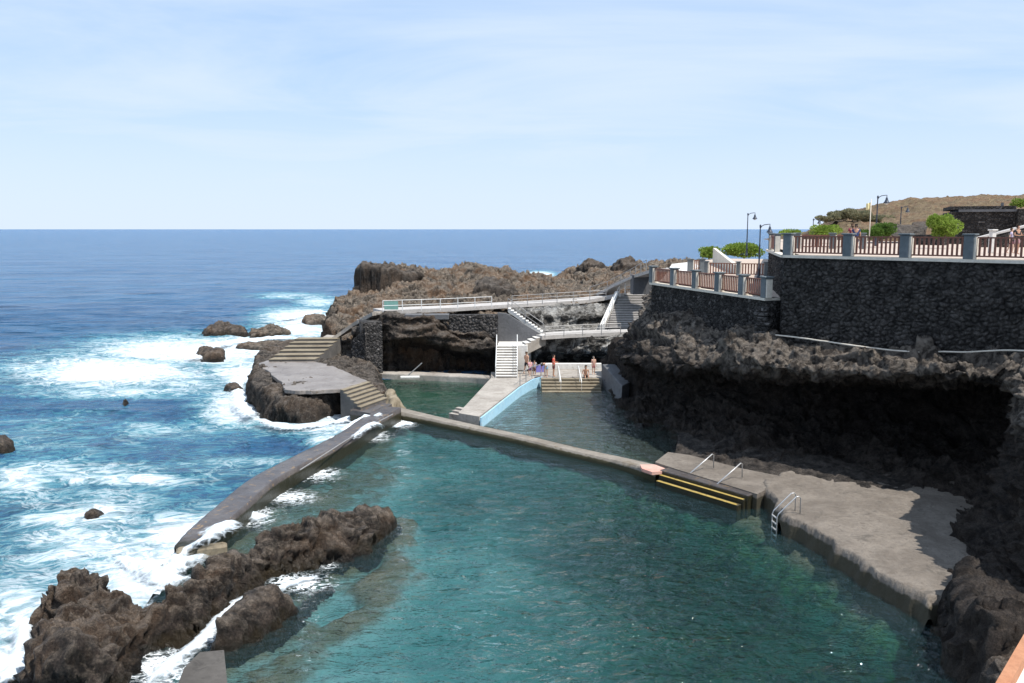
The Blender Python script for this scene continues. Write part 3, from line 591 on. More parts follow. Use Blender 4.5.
# right-hand cliff with its overhang
ST = [
 [(648, 292, 76), (640, 312, 74), (624, 336, 72), (616, 352, 70.5), (620, 358, 73), (622, 366, 73), (618, 376, 71), (610, 388, 69), (606, 410, 68)],
 [(670, 296, 66), (650, 314, 64), (630, 336, 63), (621, 358, 61.5), (638, 366, 64.5), (640, 384, 64.5), (634, 400, 61), (622, 414, 58.5), (616, 436, 57)],
 [(700, 302, 60), (682, 316, 57.5), (656, 344, 55.5), (646, 366, 54.5), (672, 378, 58), (675, 402, 57.5), (664, 428, 54), (652, 442, 52), (640, 470, 50)],
 [(750, 306, 54), (735, 320, 51.5), (705, 346, 50), (700, 370, 49), (730, 384, 53), (732, 408, 52), (712, 438, 48.8), (700, 457, 46.5), (690, 486, 45)],
 [(800, 328, 49), (782, 341, 46.3), (768, 352, 45), (766, 372, 44.4), (795, 388, 49), (795, 420, 48.5), (775, 462, 43.6), (762, 484, 41.5), (750, 516, 40)],
 [(880, 334, 46), (862, 345, 43.3), (850, 358, 42.2), (848, 376, 41.8), (880, 392, 48), (880, 425, 47.5), (858, 470, 42), (842, 492, 39.8), (830, 526, 38.5)],
 [(960, 338, 43), (945, 349, 40.5), (935, 361, 39.5), (932, 379, 39.2), (965, 396, 46), (965, 438, 45), (950, 482, 40), (938, 505, 38.0), (925, 550, 36.5)],
 [(1030, 344, 40), (1006, 352, 38.2), (1000, 362, 37.4), (998, 380, 37), (1012, 400, 42), (1012, 440, 40.5), (985, 482, 37.3), (958, 520, 35.2), (950, 575, 33)],
 [(1120, 342, 38), (1080, 352, 35.5), (1030, 364, 33.8), (1014, 384, 33), (1016, 420, 34.5), (1013, 470, 33.5), (990, 515, 32.6), (955, 560, 31), (945, 640, 29)],
 [(1230, 300, 32), (1160, 315, 30), (1100, 380, 28.2), (1046, 445, 27.6), (1030, 500, 29), (1010, 550, 28.5), (984, 592, 28), (940, 624, 27.4), (920, 700, 26.5)],
 [(1400, 310, 26), (1300, 330, 24.5), (1200, 430, 23.5), (1110, 560, 23.2), (1080, 610, 24), (1050, 640, 24), (1020, 670, 23.6), (975, 700, 23), (950, 790, 22)],
 [(1800, 350, 19), (1600, 380, 18.3), (1500, 520, 17.8), (1350, 700, 17.5), (1320, 760, 18), (1290, 800, 18), (1250, 850, 17.6), (1180, 900, 17), (1150, 1010, 16)]]
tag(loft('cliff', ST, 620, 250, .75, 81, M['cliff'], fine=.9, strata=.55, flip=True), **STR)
# boulders at the cliff's left foot and the near dark rocks
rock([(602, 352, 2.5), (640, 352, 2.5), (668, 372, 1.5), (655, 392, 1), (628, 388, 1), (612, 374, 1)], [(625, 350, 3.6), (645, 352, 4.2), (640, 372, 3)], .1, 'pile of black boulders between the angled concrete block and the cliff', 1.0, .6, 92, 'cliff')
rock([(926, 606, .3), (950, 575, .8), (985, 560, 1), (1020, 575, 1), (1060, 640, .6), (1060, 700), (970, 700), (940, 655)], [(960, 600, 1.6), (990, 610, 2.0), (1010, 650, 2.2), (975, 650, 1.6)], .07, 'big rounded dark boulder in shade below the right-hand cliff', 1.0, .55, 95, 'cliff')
rock([(968, 683), (985, 668, .3), (1010, 664, .3), (1050, 690), (1020, 730), (975, 720)], [(995, 680, 1.2)], .06, 'small pale-topped rock at the bottom right by the parapet', .6, .3, 97, 'lava')
# ledge behind the ladders
tag(loft('rock_ledge', [[(672, 430, 50), (678, 436, 48.8), (676, 447, 47), (672, 463, 45.9)], [(724, 440, 47.4), (722, 448, 45.6), (716, 465, 44.0), (712, 477, 43.4)], [(788, 448, 45), (784, 460, 43), (778, 481, 41.2), (774, 496, 40.3)], [(850, 462, 43), (846, 474, 41), (838, 492, 39.2), (834, 508, 38.4)], [(920, 478, 41), (912, 488, 39.2), (903, 504, 37.6), (898, 520, 36.8)]], 200, 50, .22, 99, M['ledge'], flip=True), **STR)

# ---------------------------------------------------------------- surf running over the breakwater and round the rocks
def foam_mat():
    m, nt, _, _ = new('surf_foam'); g = N(nt); p = g.pos()
    a = g.n('Attribute', attribute_name='edge').outputs['Fac']
    n = g.noise(p, 1.6, 8, .75, 1.2); web = g.n('TexVoronoi', {'Vector': p, 'Scale': 2.4}, feature='DISTANCE_TO_EDGE').outputs['Distance']
    t = g.math('ADD', g.math('MULTIPLY', a, .75), g.math('ADD', g.math('MULTIPLY', n, .6), g.rng(web, 0, .2, .14, 0)))
    al = g.rng(t, .55, 1.0, 0, .95); d = g.bsdf(g.mix(n, (.52, .62, .68), (.82, .85, .87)), .9, g.bump(n, .8, .1), .1)
    g.out(g.n('MixShader', {0: al, 1: g.n('BsdfTransparent').outputs[0], 2: d}).outputs[0]); return m
M['foam'] = foam_mat()
def surf(pts, r, seed, zoff=.0, hgt=.25):
    """a tongue of foam following pts (x, y, z) with half-width r"""
    P = catmull(np.array([tuple(Z(*q)) for q in pts]), 40); L = 40; k = 26; V = []; A = []
    T = np.gradient(P, axis=0); T[:, 2] = 0; T /= np.linalg.norm(T, axis=1)[:, None]; S = np.stack([T[:, 1], -T[:, 0], T[:, 2] * 0], 1)
    u = np.linspace(-1, 1, k); rr = r * (.8 + .35 * vnoise(np.stack([np.arange(40) / 6.0, np.zeros(40) + seed, np.zeros(40)], 1), seed))
    V = P[:, None, :] + S[:, None, :] * (u[None, :] * rr[:, None])[:, :, None]
    e = (1 - np.abs(u))[None, :] * np.clip(np.minimum(np.arange(40), 39 - np.arange(40)) / 6.0, 0, 1)[:, None]
    V = V.reshape(-1, 3); e = e.ravel(); V[:, 2] += zoff + hgt * np.sqrt(e) * (1 + .9 * fbm(V / .6, 4, seed)) - .12 * (1 - e)
    o = mesh('surf_foam', V, grid_faces(k, 40), M['foam'], None, True); tag(o, 'white surf foam', None, None, 'stuff') if False else tag(o, kind='stuff')
    at = o.data.attributes.new('edge', 'FLOAT', 'POINT'); at.data.foreach_set('value', e.astype(np.float32)); return o, V, e
# ================================================================ walls, walks, steps
def lerp(a, b, t): return Vector(a) + (Vector(b) - Vector(a)) * t
def linepx(A, B, px, z):
    """where the line A-B meets the photo column px (height z) -> point and fraction"""
    lo, hi = -1.0, 3.0
    f = lambda t: (lambda q: project(np.array([[q.x, q.y, z]]))[0][0])(lerp(A, B, t)) - px
    s = f(lo)
    for _ in range(50):
        mid = (lo + hi) / 2
        if (f(mid) > 0) == (s > 0): lo = mid
        else: hi = mid
    q = lerp(A, B, lo); return Vector((q.x, q.y, z)), lo
UZ, LZ = 11.6, 9.15
UA = XY(785, 46.7, UZ); UB = XY(1024, 38.3, UZ); UE = UB + (UB - UA) * 1.2; UC = XY(769, 60, UZ)
LA = XY(652, 62, LZ); LB = XY(768, 47.7, LZ)
# ground platforms behind the walls
b = MB(); up = (UB - UA).normalized(); nn = Vector((-up.y, up.x, 0)) ;  nn = nn if nn.y > 0 else -nn
upper_poly = [UA + nn * .3, UC + Vector((.3, 0, 0)), XY(772, 75, UZ), XY(775, 118, UZ), Vector((75, 118, 0)), Vector((75, 30, 0)), UE + nn * .3]
b.prism([(p.x, p.y) for p in upper_poly], UZ - .14, UZ); tag(b.build('terrace_floor', M['paving']), **STR)
b = MB(); b.prism([(p.x, p.y) for p in upper_poly], 8.2, UZ - .143); tag(b.build('terrain', M['stone']), **STR)
b = MB(); lower_poly = [LA + Vector((.3, .2, 0)), LB + Vector((.3, .2, 0)), UA + Vector((.5, 1.5, 0)), UC + Vector((.6, 0, 0)), XY(776, 110, LZ), XY(730, 112, LZ), XY(690, 104, LZ), XY(680, 90, LZ), XY(668, 78, LZ), XY(662, 66, LZ)]
b.prism([(p.x, p.y) for p in lower_poly], LZ - .14, LZ); tag(b.build('terrace_floor', M['paving']), **STR)
b = MB(); b.prism([(p.x, p.y) for p in lower_poly], 5.0, LZ - .143); tag(b.build('terrain', M['greywall']), **STR)

def wall_thing(name, label, A, B, zb0, zb1, zt, m, cop=None, cat='wall', res=.07, scale=3.4, zt1=None, seed=5, back=.8, amp=.13):
    t = thing(name, label, cat, (A[0], A[1], zb0)); off = Vector((A[0], A[1], zb0))
    o = stone_face('masonry', (A[0] - off.x, A[1] - off.y), (B[0] - off.x, B[1] - off.y), 0, zb1 - zb0, zt - zb0, m, t, back, res, amp, scale, seed, None if zt1 is None else zt1 - zb0)
    if cop:
        b = MB(); a, c = Vector((A[0], A[1], zt)) - off, Vector((B[0], B[1], zt if zt1 is None else zt1)) - off
        d = (c - a).normalized(); n = Vector((d.y, -d.x, 0)).normalized()
        P = [a + n * .22, c + n * .22, c - n * back, a - n * back]
        V = [p + Vector((0, 0, .003)) for p in P] + [p + Vector((0, 0, .15)) for p in P]
        b.add(V, [(3, 2, 1, 0), (4, 5, 6, 7), (0, 1, 5, 4), (1, 2, 6, 5), (2, 3, 7, 6), (3, 0, 4, 7)]); b.build('coping', cop, t)
    return t
wall_thing('retaining_wall', 'tall black lava stone wall holding up the upper terrace', UA, UE, 6.3, 5.2, UZ - .15, M['stonegeo'], M['cream'], res=.05, scale=3.1, amp=.17)
wall_thing('retaining_wall', 'short dark return wall at the corner of the upper terrace', UC, UA, 8.0, 6.3, UZ - .15, M['stone'], M['cream'], seed=9)
wall_thing('retaining_wall', 'low black lava stone wall under the lower terrace fence', LA, LB, 6.0, 6.0, LZ - .15, M['stone'], M['cream'], seed=12)
# mortared quoin column where both walls meet
qp = XY(757, 47.4, 0); b = MB()
for k in range(9): b.box((qp.x + random.uniform(-.06, .06), qp.y + random.uniform(-.05, .05), 6.4 + k * .27), (.75 + random.uniform(-.12, .12), .5, .25), rz=-.5 + random.uniform(-.08, .08), bev=.05)
tag(b.build('buttress', M['stone2']), 'narrow grey stone buttress against the black wall below the last lower pillar', 'buttress')
# pale pipe/kerb along the foot of the tall wall
pk = [D(762, 334, 46.9), D(800, 338, 45), D(850, 345, 42.9), D(900, 351, 41.4), D(950, 352, 40), D(1000, 351, 38.4), D(1060, 352, 36)]
b = MB(); P = catmull(np.array([tuple(p) for p in pk]), 60); P[:, 2] += .05 * fbm(P / 1.5, 2, 3); b.tube([Vector(p) for p in P], .045, 6)
tag(b.build('pipe', M['cream'], smooth=True), 'thin pale pipe running along the foot of the tall black wall', 'pipe')

# ---- terrace fences
def fence(name, label, A, B, pxs, z, ph, pw, group=None, wide=.5, slatgap=.2, ends=(True, True)):
    d = (Vector(B) - Vector(A)); d.z = 0; d.normalize(); ang = math.atan2(d.y, d.x)
    pts = [linepx(A, B, px, z)[0] for px in pxs]; o = pts[0]; t = thing(name, label, 'fence', o)
    for i, p in enumerate(pts):
        q = p - o; bb = MB(); bb.box(q + Vector((0, 0, ph / 2)), (wide, pw, ph), ang, bev=.015); pl = bb.build('pillar', M['pillar'], t)
        bb = MB(); bb.box(q + Vector((0, 0, ph + .045)), (wide + .14, pw + .14, .085), ang, bev=.02); bb.build('cap', M['pillar'], pl)
        side = d * (wide / 2 + .05); bb = MB(); bb.box(q + side + Vector((0, 0, ph * .47)), (.09, pw * .8, ph * .94 - .02), ang); bb.build('trim', M['cream'], pl)
    for i in range(len(pts) - 1):
        a = pts[i] - o + d * (wide / 2 + .1); c = pts[i + 1] - o - d * (wide / 2 + .004); L = (c - a).length; h0, h1 = .14, ph - .1
        bb = MB()
        for hz in (h0, h1): bb.box((a + c) / 2 + Vector((0, 0, hz)), (L, .09, .07), ang)
        n = max(3, int(L / slatgap)); hb = (h0 + h1) / 2
        for k in range(n):
            p = a + d * (L * (k + .5) / n); bb.box(p + Vector((0, 0, hb)), (slatgap * .46, .045, h1 - h0 - .074), ang)
        bb.build('slat_panel', M['wood'], t)
    return t
fence('fence', 'long brown slat fence with grey pillars on the tall black wall, upper terrace', UA, UB, [788, 848, 905, 969, 1040, 1112], UZ, 1.1, .42, wide=.44)
fence('fence', 'short return fence at the far end of the upper terrace', UC, UA, [771, 777], UZ, 1.05, .35, wide=.3)
fence('fence', 'brown slat fence with six grey pillars along the edge of the lower terrace', LA, LB, [653, 674, 696, 719, 743, 766], LZ, 1.12, .45, wide=.46)
FA, FB = XY(704, 72, LZ), XY(766, 70, LZ)
fence('fence', 'brown slat fence across the back of the lower terrace', FA, FB, [706, 738, 766], LZ, 1.1, .3, wide=.3, slatgap=.22)
fence('fence', 'farther slat fence with white-capped pillars left of the cream parapet', XY(676, 76, LZ), XY(703, 76, LZ), [690, 702], LZ, 1.15, .35, wide=.45)
fence('fence', 'far slat fence at the inland side behind the upper terrace railing', XY(792, 62, UZ), XY(868, 60, UZ), [797, 832, 862], UZ, 1.05, .3, wide=.4)
# cream parapet running back
b = MB(); a, c = XY(736, 74, LZ), XY(714, 98, LZ); d = (c - a).normalized(); n = Vector((d.y, -d.x, 0)) * .16
V = [a - n, a + n, c + n, c - n]; V = V + [v + Vector((0, 0, .75 if i < 2 else 1.7)) for i, v in enumerate(V)]
b.add(V, [(3, 2, 1, 0), (4, 5, 6, 7), (0, 1, 5, 4), (1, 2, 6, 5), (2, 3, 7, 6), (3, 0, 4, 7)])
tag(b.build('parapet', M['cream']), 'sloping cream parapet running away behind the lower terrace', 'parapet')
b = MB(); b.prism([Z(668, 270, LZ + .02), Z(672, 264, LZ + .02), Z(690, 262, LZ + .02), Z(700, 266, LZ + .02), Z(690, 271, LZ + .02)], LZ - .1, LZ + .02); tag(b.build('path', M['white']), **STR)

# ---- railings of tube
def railing(name, label, pts, m, h=1.0, r=.035, rails=(1.0, .55), every=1, cat='railing', group=None, rr=.03, extra=0):
    o = Vector(pts[0]); t = thing(name, label, cat, o, group=group); P = [Vector(p) - o for p in pts]
    for p in P[::every]:
        b = MB(); b.tube([p, p + Vector((0, 0, h))], r, 6); b.build('post', m, t)
    for q in rails:
        b = MB(); b.tube([p + Vector((0, 0, h * q)) for p in P], rr, 6); b.build('rail', m, t)
    return t
def along(pts, step):
    pts = [Vector(p) for p in pts]; out = [pts[0]]; acc = 0
    for a, b in zip(pts, pts[1:]):
        L = (b - a).length; s = step - acc
        while s <= L: out.append(a + (b - a) * (s / L)); s += step
        acc = L - (s - step)
    return out
# upper walkway
W5 = 5.75
up_mid = [Z(378, 309.5, W5), Z(410, 308, W5), Z(450, 306.5, W5), Z(500, 303.5, W5), Z(540, 301.5, W5), Z(580, 299, W5), Z(606, 296, 6.0), Z(628, 292.5, 6.5)]
tag(strip(up_mid, 2.6, .35).build('path', M['walk']), **STR)
tag(strip([Z(604, 294, 6.1) + Vector((0, 1.0, 0)), D(620, 284, 88), D(640, 275, 84), D(660, 268.5, 79), D(672, 268, 80)], 1.6, .3).build('path', M['walk']), **STR)
e = [p + Vector((0, -1.2, 0)) for p in up_mid]
railing('railing', 'white tube railing along the left half of the upper walkway', along([Z(383, 312, W5), Z(440, 310, W5), Z(499, 307, W5)], 1.75), M['railwhite'], rr=.028)
railing('railing', 'dull grey tube railing along the right half of the upper walkway', along([Z(512, 306.5, W5), Z(560, 303, W5), Z(620, 299, 5.9)], 1.9), M['railgrey'], rails=(1.0, .66, .33))
railing('railing', 'grey tube railing climbing beside the ramp to the lower terrace', along([D(590, 297, 86.5), D(606, 292, 86), D(628, 281, 84), D(648, 270, 77)], 1.9), M['railgrey'], rails=(1.0, .5))
t = thing('railing', 'white gate-like railing at the head of the long staircase', 'railing', D(625, 294, 86))
for k in range(2):
    b = MB(); p = Vector((k * .9, 0, 0)); b.tube([p, p + Vector((0, 0, 1.2))], .04); b.build('post', M['railwhite'], t)
for q in (.3, .6, .9, 1.2): b = MB(); b.tube([(0, 0, q), (.9, 0, q)], .03); b.build('rail', M['railwhite'], t)
# grey wall by the stair head
b = MB(); q = D(641, 293, 84); b.box(q + Vector((0, 0, .85)), (1.9, 1.2, 1.9), .1, bev=.02); tag(b.build('wall', M['greywall']), 'small grey rendered wall at the top of the long staircase', 'wall')
# beam + masonry under the upper walkway
b = MB(); a, c = D(405, 316, 74.8), D(449, 317, 74.9); b.box((a + c) / 2, ((c - a).length, 1.0, .45), bev=.03); tag(b.build('beam', M['greywall']), 'dark concrete beam spanning the rock under the walkway', 'beam')
wall_thing('retaining_wall', 'dark masonry wall under the walkway right of the concrete beam', D(449, 312, 74.8), D(498, 310, 75.2), 3.7, 3.4, 5.45, M['stone2'], None, scale=2.6)
wall_thing('retaining_wall', 'grey stone block wall standing beside the small green pool', D(352, 372, 73.2), D(366, 372, 72.6), .5, .5, 3.3, M['stone2'], None, seed=21, zt1=4.6)
wall_thing('retaining_wall', 'taller grey masonry tower below the start of the walkway', D(364, 372, 72.7), D(383, 372, 73.2), .5, .5, 5.0, M['stone2'], None, seed=23, back=2.5)
# green mesh panel
b = MB(); a = D(385, 311, 75.6); b.box(a + Vector((.55, .06, .5)), (1.25, .03, .75)); tag(b.build('net_panel', M['net']), 'faded green mesh panel tied to the start of the white railing', 'net')

# ---- staircases
def steps(p0, p1, wdir, width, n, name_mb, base=None, thick=.5, nose=False):
    """n steps climbing from p0 to p1 (Vector, centre line); wdir = unit vector of the tread width"""
    p0, p1 = Vector(p0), Vector(p1); r = (p1.z - p0.z) / n; h = Vector((p1.x - p0.x, p1.y - p0.y, 0)); w = Vector(wdir).normalized() * width / 2; V = []; Fa = []
    bz = base if base is not None else None
    prof = [(0, 0)]
    for k in range(n): prof += [(k / n, (k + 1) * r), ((k + 1) / n, (k + 1) * r)]
    m = len(prof)
    low = [(x, (bz - p0.z) if bz is not None else max(-.0, z) - thick) for x, z in ((1, n * r), (0, 0))]
    prof += low; prof = [(x, z) for x, z in prof]
    for s in (-1, 1):
        for x, z in prof: V.append(p0 + h * x + w * s + Vector((0, 0, z)))
    k = len(prof)
    for i in range(k): Fa.append((i, (i + 1) % k, k + (i + 1) % k, k + i))
    Fa += [tuple(range(k - 1, -1, -1)), tuple(range(k, 2 * k))]
    name_mb.add(V, Fa); return r
def nosings(p0, p1, wdir, width, n, mb, t=.05, d=.28):
    p0, p1 = Vector(p0), Vector(p1); r = (p1.z - p0.z) / n; h = Vector((p1.x - p0.x, p1.y - p0.y, 0)); hu = h.normalized(); w = Vector(wdir).normalized() * (width / 2 + .015)
    for k in range(n):
        c = p0 + h * (k / n) + Vector((0, 0, (k + 1) * r + .004)); a = c - hu * .03; e = c + h * (1 / n) - hu * .012 * 0
        V = [a - w, a + w, e + w, e - w]; V = V + [v - Vector((0, 0, t)) for v in V]
        mb.add(V, [(0, 1, 2, 3), (7, 6, 5, 4), (0, 4, 5, 1), (1, 5, 6, 2), (2, 6, 7, 3), (3, 7, 4, 0)])
def stair(label, p0, p1, wdir, width, n, m=None, mt=None, base=None, rails=None, mr=None, thick=.6):
    o = Vector(p0); t = thing('staircase', label, 'staircase', o); a, c = Vector((0, 0, 0)), Vector(p1) - o
    b = MB(); steps(a, c, wdir, width, n, b, None if base is None else base - o.z, thick); b.build('risers', m or M['riser'], t)
    b = MB(); nosings(a, c, wdir, width, n, b); b.build('treads', mt or M['walk'], t)
    w = Vector(wdir).normalized() * (width / 2)
    for s in (rails or ()):
        rp = [a + w * s * 1.02, lerp(a, c, .5) + w * s * 1.02, c + w * s * 1.02]; rl = None
        b = MB(); b.tube([p + Vector((0, 0, .95)) for p in rp], .035); b.tube([p + Vector((0, 0, .5)) for p in rp], .025); rl = b.build('handrail', mr or M['railwhite'], t)
        for p in rp: b = MB(); b.tube([p - Vector((0, 0, .1)), p + Vector((0, 0, .95))], .035); b.build('post', mr or M['railwhite'], rl)
    return t
X1 = Vector((1, 0, 0))
# white stair from the ramp deck
s0, s1 = Z(506.5, 378, .8), D(507, 345.5, 73.6)
stair('white staircase with tube handrails rising from the deck to the landing', s0, s1, X1, 1.75, 12, M['conc'], M['white'], rails=(-1, 1), thick=1.2)
LZ2 = s1.z
b = MB(); b.prism([D(498, 346, 73.6), D(527, 346, 73.6), D(531, 343, 76.5), D(498, 343, 76.5)], LZ2 - 2.2, LZ2 + .004); tag(b.build('landing', M['white']), 'white landing slab between the two flights of stairs', 'landing')
LW = 3.55
j0, j1 = D(524, 345, 74.6), D(544, 335.5, 76.6); j0.z = LZ2; j1.z = LW
stair('short flight of white steps from the landing up to the lower walkway', j0, j1, (.25, -1, 0), 1.2, 4, M['conc'], M['white'], thick=.9)
k0, k1 = D(543, 334, 77.4), D(508, 313, 78.2); k0.z = LW; k1.z = W5
stair('flight of white-edged steps climbing left to the upper walkway', k0, k1, (0, 1, 0), 1.2, 12, M['white'], M['white'], rails=(-1,), mr=M['railgrey'], thick=.3)
# grey wall beneath that flight
b = MB(); V = [D(497.5, 346, 76.2), D(544, 346, 76.2), D(544, 337, 76.2), D(541, 334.5, 76.2), D(506, 313.5, 76.2), D(497.5, 313, 76.2)]; n = len(V)
V = V + [v + Vector((0, .5, 0)) for v in V]; b.add(V, [tuple(range(n)), tuple(range(2 * n - 1, n - 1, -1))] + [(i, i + n, (i + 1) % n + n, (i + 1) % n) for i in range(n)])
tag(b.build('wall', M['greywall']), 'smooth dark grey wall under the upper flight of steps', 'wall')
# lower walkway
lw = [Z(536, 334.5, LW), Z(560, 333, LW), Z(590, 331.5, LW), Z(622, 330.5, LW), Z(634, 330, LW)]
tag(strip(lw, 2.2, .35).build('path', M['walk']), **STR)
railing('railing', 'grey three-bar railing along the lower walkway above the dark cave', along([Z(545, 338, LW), Z(590, 335.5, LW), Z(632, 334, LW)], 1.85), M['railgrey'], rails=(1.0, .66, .33))
# long stair at the right
l0, l1 = D(620, 329.5, 81.0), D(634, 294.5, 87.5); l0.z = LW
stair('long wide concrete staircase climbing beside the lower terrace wall', l0, l1, X1, 2.9, 20, M['riser'], M['walk'], rails=(-1,), base=2.5)
# white plaster kerb beside it
b = MB(); a, c = l0 + Vector((-1.75, 0, 0)), l1 + Vector((-1.75, 0, 0))
V = [a + Vector((x, 0, z)) for x in (-.2, .2) for z in (-.9, .35)] + [c + Vector((x, 0, z)) for x in (-.2, .2) for z in (-.9, .35)]
b.add(V, [(0, 1, 3, 2), (4, 6, 7, 5), (0, 4, 5, 1), (2, 3, 7, 6), (1, 5, 7, 3), (0, 2, 6, 4)]); tag(b.build('kerb', M['white']), 'white plaster kerb sloping up beside the long staircase', 'kerb')

# ---- pool decks
DK = .8
tag(rough_strip('path', [Z(352, 371, .55), Z(400, 372.5, .55), Z(440, 374, .55), Z(480, 376, .55), Z(498, 378, .6)], 1.3, .7, M['conc'], 4, .03), **STR)
# ramp with the pale blue flank
b = MB(); R = [Z(458.5, 413, .72), Z(479, 416.5, .72), Z(519, 386, .78), Z(532, 378.5, DK), Z(541, 376, DK), Z(541, 371, DK), Z(491, 372, DK), Z(491, 378, DK)]
b.prism(R, -2.0, None); deck = b.build('deck', M['conc']); tag(deck, 'pale concrete ramp deck between the green pool and the grey pool', 'deck')
b = MB(); fl = [Z(480, 418, .70), Z(519.5, 387, .76), Z(532.5, 379.3, DK), Z(541.5, 376.8, DK)]
for a, c in zip(fl, fl[1:]):
    d = (c - a); d.z = 0; d.normalize(); n = Vector((d.y, -d.x, 0)) * .10
    q = [a, a + n, c + n, c]; V = [Vector((p.x, p.y, -.5)) for p in q] + [p + Vector((0, 0, .02)) for p in q]
    b.add(V, [(3, 2, 1, 0), (4, 5, 6, 7), (0, 1, 5, 4), (1, 2, 6, 5), (2, 3, 7, 6), (3, 0, 4, 7)])
b.build('blue_face', M['blue'], deck)
dn = (Z(479, 417, .5) - Z(458.5, 413, .5)); dn.z = 0
q0 = (Z(458.5, 413, .3) + Z(479, 416.7, .3)) / 2; back = Vector((-dn.y, dn.x, 0)).normalized(); back = back if back.y > 0 else -back
q0.z = .3; pb = q0 - back * .95; pt = q0 + back * .05; pt.z = .72
stair('three worn steps at the foot of the ramp deck', pb, pt, dn.normalized(), dn.length, 3, M['conc'], M['conc'], base=-1)
# dark hole in the blue wall corner
# back deck of the grey pool with steps
b = MB(); b.prism([Z(541, 377.5, DK), Z(603, 377.5, DK), Z(608, 366, DK), Z(541, 366, DK)], -2, DK); tag(b.build('deck', M['conc']), 'pale bathing deck behind the grey pool where people stand', 'deck')
p1 = Z(570, 378, DK); p0 = p1 + Vector((0, -2.3, -.9)); wd = (Z(602, 378, DK) - Z(541, 378, DK)).length
stair('wide ochre steps going down into the grey pool', p0, p1, X1, wd - .3, 5, M['ochre'], M['ochre'], base=-2)
b = MB(); a = Z(541, 369.5, DK); c = Z(606, 369.5, DK); b.box((a + c) / 2 + Vector((0, .3, .25)), ((c - a).length, .5, .5), bev=.02)
tag(b.build('bench', M['white']), 'long low white bench wall along the back of the bathing deck', 'bench')
for px, lab in ((560, 'left handrail going down the ochre steps into the grey pool'), (580, 'right handrail going down the ochre steps beside the seated bather')):
    a = Z(px - 2, 377, DK); t = thing('handrail', lab, 'handrail', a); b = MB()
    b.tube([(0, 0, 0), (0, 0, .9), (0, -.25, .98), (.1, -2.5, .12), (.1, -2.5, -.7)], .03, 8); b.build('tube', M['railwhite'], t, True)
    b = MB(); b.tube([(.05, -1.3, -.5), (.05, -1.3, .55)], .035); b.build('post', M['railwhite'], t)
# rail on the deck's blue edge
railing('railing', 'thin grey railing on the edge of the ramp deck above the blue face', [Z(520, 385, .8), Z(526, 381.5, .8), Z(532, 378, .8), Z(541, 375.5, .8)], M['railgrey'], h=.95, rails=(1.0,))
# slanted block
b = MB(); top = [Z(602, 364, 1.9), Z(616, 364, 1.9), Z(630, 382, 1.4), Z(622, 386, 1.3)]
bot = [Vector((p.x - .1, p.y, -1.5)) for p in top]; b.add(bot + top, [(3, 2, 1, 0), (4, 5, 6, 7), (0, 1, 5, 4), (1, 2, 6, 5), (2, 3, 7, 6), (3, 0, 4, 7)])
ob = tag(b.build('concrete_block', M['greywall']), 'slanted dark concrete wall block at the right end of the bathing steps', 'block')
bv = ob.modifiers.new('bevel', 'BEVEL'); bv.width = .08; bv.segments = 2

# ---- breakwater, centre wall
BW = [(392, 407, .95), (372, 418, .95), (345, 436, .9), (300, 459, .9), (262, 480, .9), (232, 505, .9), (206, 528, .75), (184, 549, .5), (168, 562, .0), (150, 575, -.9)]
bw = rough_strip('breakwater', [Z(*q) for q in BW], [1.3, 1.25, 1.2, 1.2, 1.25, 1.25, 1.2, 1.1, 1.0, .9], 2.2, M['wetconc'], 6, .035, 240)
tag(bw, 'long wet concrete breakwater with waves spilling over it', 'breakwater')
b = MB(); pts = [Z(300, 470, 1.0), Z(345, 441, 1.05), Z(372, 425, 1.05), Z(393, 414, 1.05)]; b.tube(pts, .03, 6); tag(b.build('cable', M['railgrey']), 'pale pipe laid along the inner edge of the wet breakwater', 'pipe')
cw = rough_strip('pool_wall', [Z(394, 408, .6), Z(430, 416.5, .46), Z(470, 425.5, .42), Z(520, 436, .42), Z(570, 448, .42), (Z(620, 459, .45)), Z(662, 469, .6)], [.95, .8, .75, .72, .72, .8, .95], 2.4, M['wetconc2'], 8, .02, 220)
tag(cw, 'long thin concrete wall dividing the big pool from the two small pools', 'pool wall')
b = MB(); pk_ = [Z(640, 464.5, .66), Z(655, 464.5, .66), Z(671, 470.5, .66), Z(652, 472, .66), Z(642, 468.5, .66)]; b.prism(pk_, .5, None); tag(b.build('painted_patch', M['pink']), 'faded pink painted patch at the right end of the dividing wall', 'painted patch')
# knobbly junction
tag(island('rock', [Z(380, 400), Z(402, 402), Z(406, 414), Z(390, 420), Z(378, 414)], [Z(392, 410, 1.1)], .07, .8, amp=.3, seed=44, m=M['ochre']), 'worn tan concrete lump where breakwater and dividing wall meet', 'rock')

# ---- platform
PL = [(259, 364), (281, 382), (285, 389), (300, 391), (341.5, 389), (353, 385), (366, 381.5), (350, 373), (328, 364), (312, 361), (290, 360), (266, 360.5)]
A_ = np.array([tuple(lerp(Z(*PL[i], 2.0), Z(*PL[(i + 1) % len(PL)], 2.0), k / 8)) for i in range(len(PL)) for k in range(8)])
A_[:, 0] += .28 * fbm(A_ / .8, 3, 401); A_[:, 1] += .45 * fbm(A_ / .8, 3, 402)
b = MB(); b.prism([tuple(p) for p in A_], 1.72, 2.0); pf = b.build('platform', M['platform']); tag(pf, 'flat wet grey concrete platform jutting into the surf', 'platform')
bv = pf.modifiers.new('bevel', 'BEVEL'); bv.width = .06; bv.segments = 2
a = (Z(341.5, 389, 2) + Z(366, 381.5, 2)) / 2; c = (Z(357, 407.5, .95) + Z(391, 402, .95)) / 2
wd = Z(366, 381.5, 2) - Z(341.5, 389, 2); wdl = wd.length
stair('short flight of ochre-edged steps from the platform down to the breakwater', c, a, wd.normalized(), wdl * 1.1, 6, M['riser'], M['ochre'], base=-.5)
